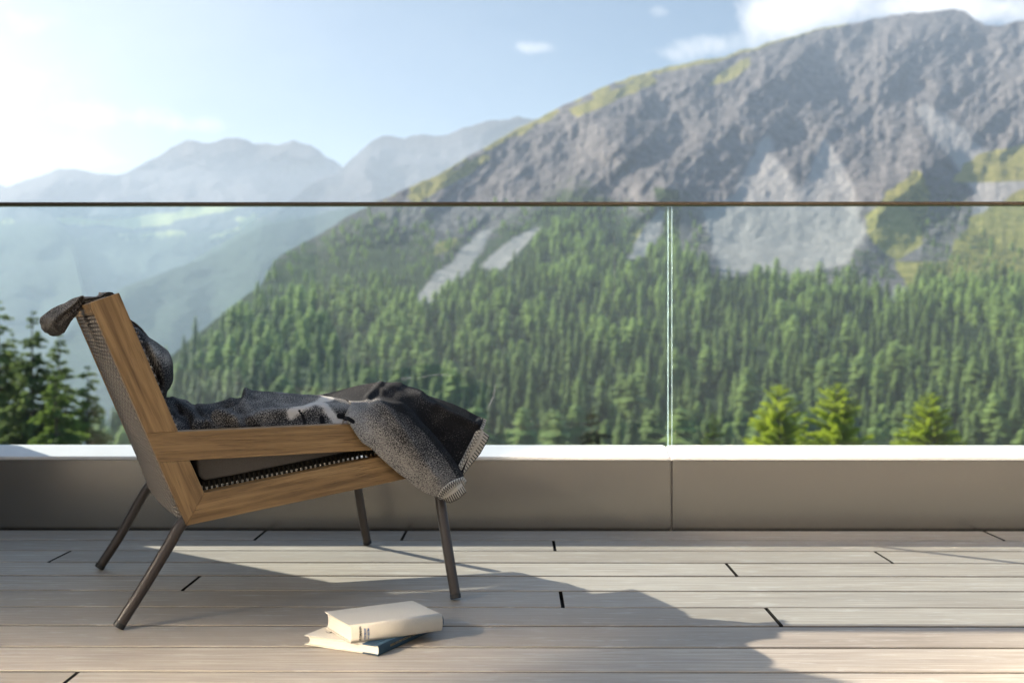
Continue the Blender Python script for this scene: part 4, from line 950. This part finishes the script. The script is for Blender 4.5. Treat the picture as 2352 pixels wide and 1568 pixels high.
# ------------------------------------------------------------------ BOOKS
def book(name, label, origin, vx, vy, w, d, h, cover, spine_mat, cloth_spine, page, ct=.0024, group=None):
    """origin: spine corner nearest the viewer; vx along the spine, vy across the head towards the fore-edge"""
    rt = empty(name, origin, label, 'book', group); vx = vx.normalized(); vy = vy.normalized()
    def W3(a, b_, z): return tuple(Vector(origin) + vx * a + vy * b_ + Vector((0, 0, z)))
    rnd = .18 * h
    def slab(z0, z1, b0, b1, nm, mt, a0=0.0, a1=None):
        a1 = w if a1 is None else a1
        mb = MB(); v = [W3(a, b_, z) for a in (a0, a1) for b_ in (b0, b1) for z in (z0, z1)]
        mb.add(v, [(0, 1, 3, 2), (4, 6, 7, 5), (0, 4, 5, 1), (2, 3, 7, 6), (0, 2, 6, 4), (1, 5, 7, 3)])
        o = mb.build(nm, mt, rt); m_ = o.modifiers.new('bevel', 'BEVEL'); m_.width = .0009; m_.segments = 2; return o
    sp = .012 if not cloth_spine else cloth_spine
    # page block with hollow fore-edge and rounded back
    mb = MB(); ins = .0035; n = 10; ring = []
    zz = np.linspace(ct, h - ct, n + 1)
    for a in (ins, w - ins):
        for z in zz: q = (z / h - .5) * 2; ring.append((a, .002 - rnd * (1 - q * q) * .8, z))
        for z in zz[::-1]: q = (z / h - .5) * 2; ring.append((a, d - ins - .007 * (1 - q * q), z))
    m = 2 * (n + 1); V = [W3(*p_) for p_ in ring]
    Fc = [tuple(range(m)), tuple(range(m, 2 * m))[::-1]] + [(k, m + k, m + (k + 1) % m, (k + 1) % m) for k in range(m)]
    mb.add(V, Fc, 0, gc=np.array(ring)); mb.build('page_block', page, rt)
    for z0, z1 in ((0, ct), (h - ct, h)):
        if cloth_spine:
            slab(z0, z1, cloth_spine + .0003, d, 'cover_board', cover)
            slab(z0 - .0000, z1 + .0000, .006, cloth_spine, 'cloth_corner_strip', spine_mat)
        else: slab(z0, z1, .006, d, 'cover_board', cover)
    # rounded spine with hinge grooves
    mb = MB(); n2 = 26; prof = []
    for i in range(n2 + 1):
        th = -math.pi / 2 + math.pi * i / n2
        prof.append((-rnd * math.cos(th) * 1.0 - .0005, h / 2 + (h / 2) * math.sin(th)))
    prof = [(.0072, .0003), (.0055, .0016), (.003, .0010)] + prof + [(.003, h - .0010), (.0055, h - .0016), (.0072, h - .0003)]
    nn_ = len(prof); V = [W3(a, b_, z) for a in (0, w) for b_, z in prof]
    mb.add(V, [(k, k + 1, nn_ + k + 1, nn_ + k) for k in range(nn_ - 1)])
    o = mb.build('spine', spine_mat, rt, True); m_ = o.modifiers.new('t', 'SOLIDIFY'); m_.thickness = .0012; m_.offset = 0
    return rt, W3, rnd
def text(name, s, size, origin, dx, dy_, mat, parent, xs=1.0, bold=0.0, nudge=.0004, curve=None):
    # curve: (Vector outward, z of the book's base, height, bulge) bends the lettering round the spine
    cu = bpy.data.curves.new(name, 'FONT'); cu.body = s; cu.size = size; cu.offset = bold; cu.extrude = 0.00012
    tmp = bpy.data.objects.new(name, cu); COL.objects.link(tmp); dg = bpy.context.evaluated_depsgraph_get()
    me = bpy.data.meshes.new_from_object(tmp.evaluated_get(dg)); bpy.data.objects.remove(tmp)
    curve_base = curve[0].dot(Vector(parent.location)) if curve else 0
    dx = Vector(dx).normalized(); dy_ = Vector(dy_).normalized(); nz = dx.cross(dy_).normalized()
    for v in me.vertices:
        q = Vector(origin) + dx * v.co.x * xs + dy_ * v.co.y + nz * (v.co.z + nudge)
        if curve:
            on, zb_, hh, rn_, fac = curve; qq = max(-1, min(1, ((q.z - zb_) / hh - .5) * 2)); q = q - on * on.dot(q) + on * (curve_base + (rn_ * math.sqrt(1 - qq * qq) + .0011) * fac + .0003)
        v.co = q
    me.materials.clear(); return link(name, me, mat, parent)
# lower book (navy cloth spine)
h1 = .0200
a0 = P(866, 1506.6, 2.046); a0.z = 0.0008; b0 = P(699, 1481, 2.116); b0.z = .0008
vy = (b0 - a0); d1 = vy.length; vyn = vy.normalized(); vxn = Vector((vyn.y, -vyn.x, 0)) * -1
if vxn.y < 0: vxn = -vxn
vxn = Vector((.50, .866, 0)).normalized() * .75 + vxn * .25
bk1, W1, rn1 = book('hardcover_book', 'ivory book with a dark blue cloth spine lying under the cream book', a0, vxn, vyn, .235, d1, h1, M_bookwhite, M_navy, .034, M_page)
dxn = vxn.normalized(); PN1 = Vector((dxn.y, -dxn.x, 0)); PN1 = PN1 if PN1.dot(vyn) < 0 else -PN1
text('spine_lettering', 'DAS TIER, DER VOGEL, DER MARKTWERK, DER FUCHS UND DAS PFERD', .0062, W1(.222, -rn1 - .0012, h1 * .66), -dxn, Vector((0, 0, -1)), M_gold_ink, bk1, .93, .00012, curve=(PN1, .0008, h1, rn1, abs(vyn.dot(PN1))))
for (s_, a_, b_, sz_, mt) in [('Montaigne', .012, .118, .0125, M_black_ink), ('M', .020, .082, .024, M_brown_ink), ('de', .013, .060, .010, M_black_ink), ('Mark', .045, .085, .010, M_brown_ink)]:
    pass
def scribble(parent, W, pts_, z, mat, r_=.0006, name='cover_script'):
    mb = MB()
    for pl in pts_: mb.tube([W(a, b_, z) for a, b_ in pl], r_, 4)
    return mb.build(name, mat, parent, True)
def wave_word(b_start, a0_, length, amp, nl, slant=.3):
    pl = []
    for i in range(nl * 6 + 1):
        f = i / (nl * 6); pl.append((a0_ + amp * .5 * math.sin(f * nl * 2 * math.pi) * (1 + .5 * math.sin(f * 9)), b_start - f * length + slant * amp * .4 * math.cos(f * nl * 2 * math.pi)))
    return pl
zc = h1 + .0003
scribble(bk1, W1, [wave_word(.138, .036, .042, .005, 6), [(.040, .150), (.033, .142), (.030, .132), (.040, .138), (.046, .133)], wave_word(.072, .020, .014, .006, 2)], zc, M_black_ink, .00045)
scribble(bk1, W1, [[(.030, .092), (.041, .090), (.032, .086), (.029, .084), (.040, .070)], [(.028, .093), (.036, .0935)], [(.062, .110), (.055, .106), (.061, .102), (.056, .100)]], zc, M_brown_ink, .0008)
scribble(bk1, W1, [wave_word(.124, .060, .012, .003, 2), [(.060, .105), (.057, .101), (.062, .098), (.057, .097), (.060, .095)]], zc, M_black_ink, .0007)
# upper book (cream)
h2 = .0335; zb2 = h1 + .0010
a0 = P(804, 1477, 2.061); a0.z = zb2; e0 = P(1013, 1446.5, 2.150)
vx2 = Vector((e0.x - a0.x, e0.y - a0.y, 0)); l2 = vx2.length; c0_ = P(745.7, 1405, 2.166); vy2 = Vector((c0_.x - a0.x, c0_.y - a0.y, 0)); d2 = vy2.length
bk2, W2, rn2 = book('hardcover_book', 'thick cream hardcover book with black and blue spine lettering, lying on top', a0, vx2, vy2, l2, d2, h2, M_bookcream, M_bookcream, None, M_page)
dz2 = Vector((0, 0, 1)); vxn2 = vx2.normalized(); PN2 = Vector((vxn2.y, -vxn2.x, 0)); PN2 = PN2 if PN2.dot(vy2) < 0 else -PN2
def spine_text(s, size, a, mat, z0=.004, xs=1.0):
    # reads from the bottom of the spine upwards
    text('spine_lettering', s, size, W2(a, -rn2 - .0008, z0), dz2, -vxn2, mat, bk2, xs, .00022, curve=(PN2, zb2, h2, rn2, abs(vy2.normalized().dot(PN2))))
spine_text('HUSMANN', .0068, .0205, M_black_ink, .0030, .86); spine_text('VORSICHT', .0060, .0300, M_blue_ink, .0045, .80); spine_text('vor LEUTEN', .0052, .0365, M_blue_ink, .0045, .80)

# ------------------------------------------------------------------ haze
mb = MB(); mb.box(-13000, 13000, -400, 14000, -425, ZTOP + 20)
M_haze = bpy.data.materials.new('haze'); M_haze.use_nodes = True; t = NT(M_haze.node_tree); M_haze.node_tree.nodes.remove(M_haze.node_tree.nodes['Principled BSDF'])
pv = t.n('ShaderNodeVolumePrincipled', {'Color': (.70, .84, 1.0), 'Density': 7.0e-5, 'Anisotropy': .15}); t.set(M_haze.node_tree.nodes['Material Output'].inputs['Volume'], pv.outputs[0])
o = mb.build('haze', M_haze); tag(o, 'pale blue mountain haze', 'haze', kind='stuff')
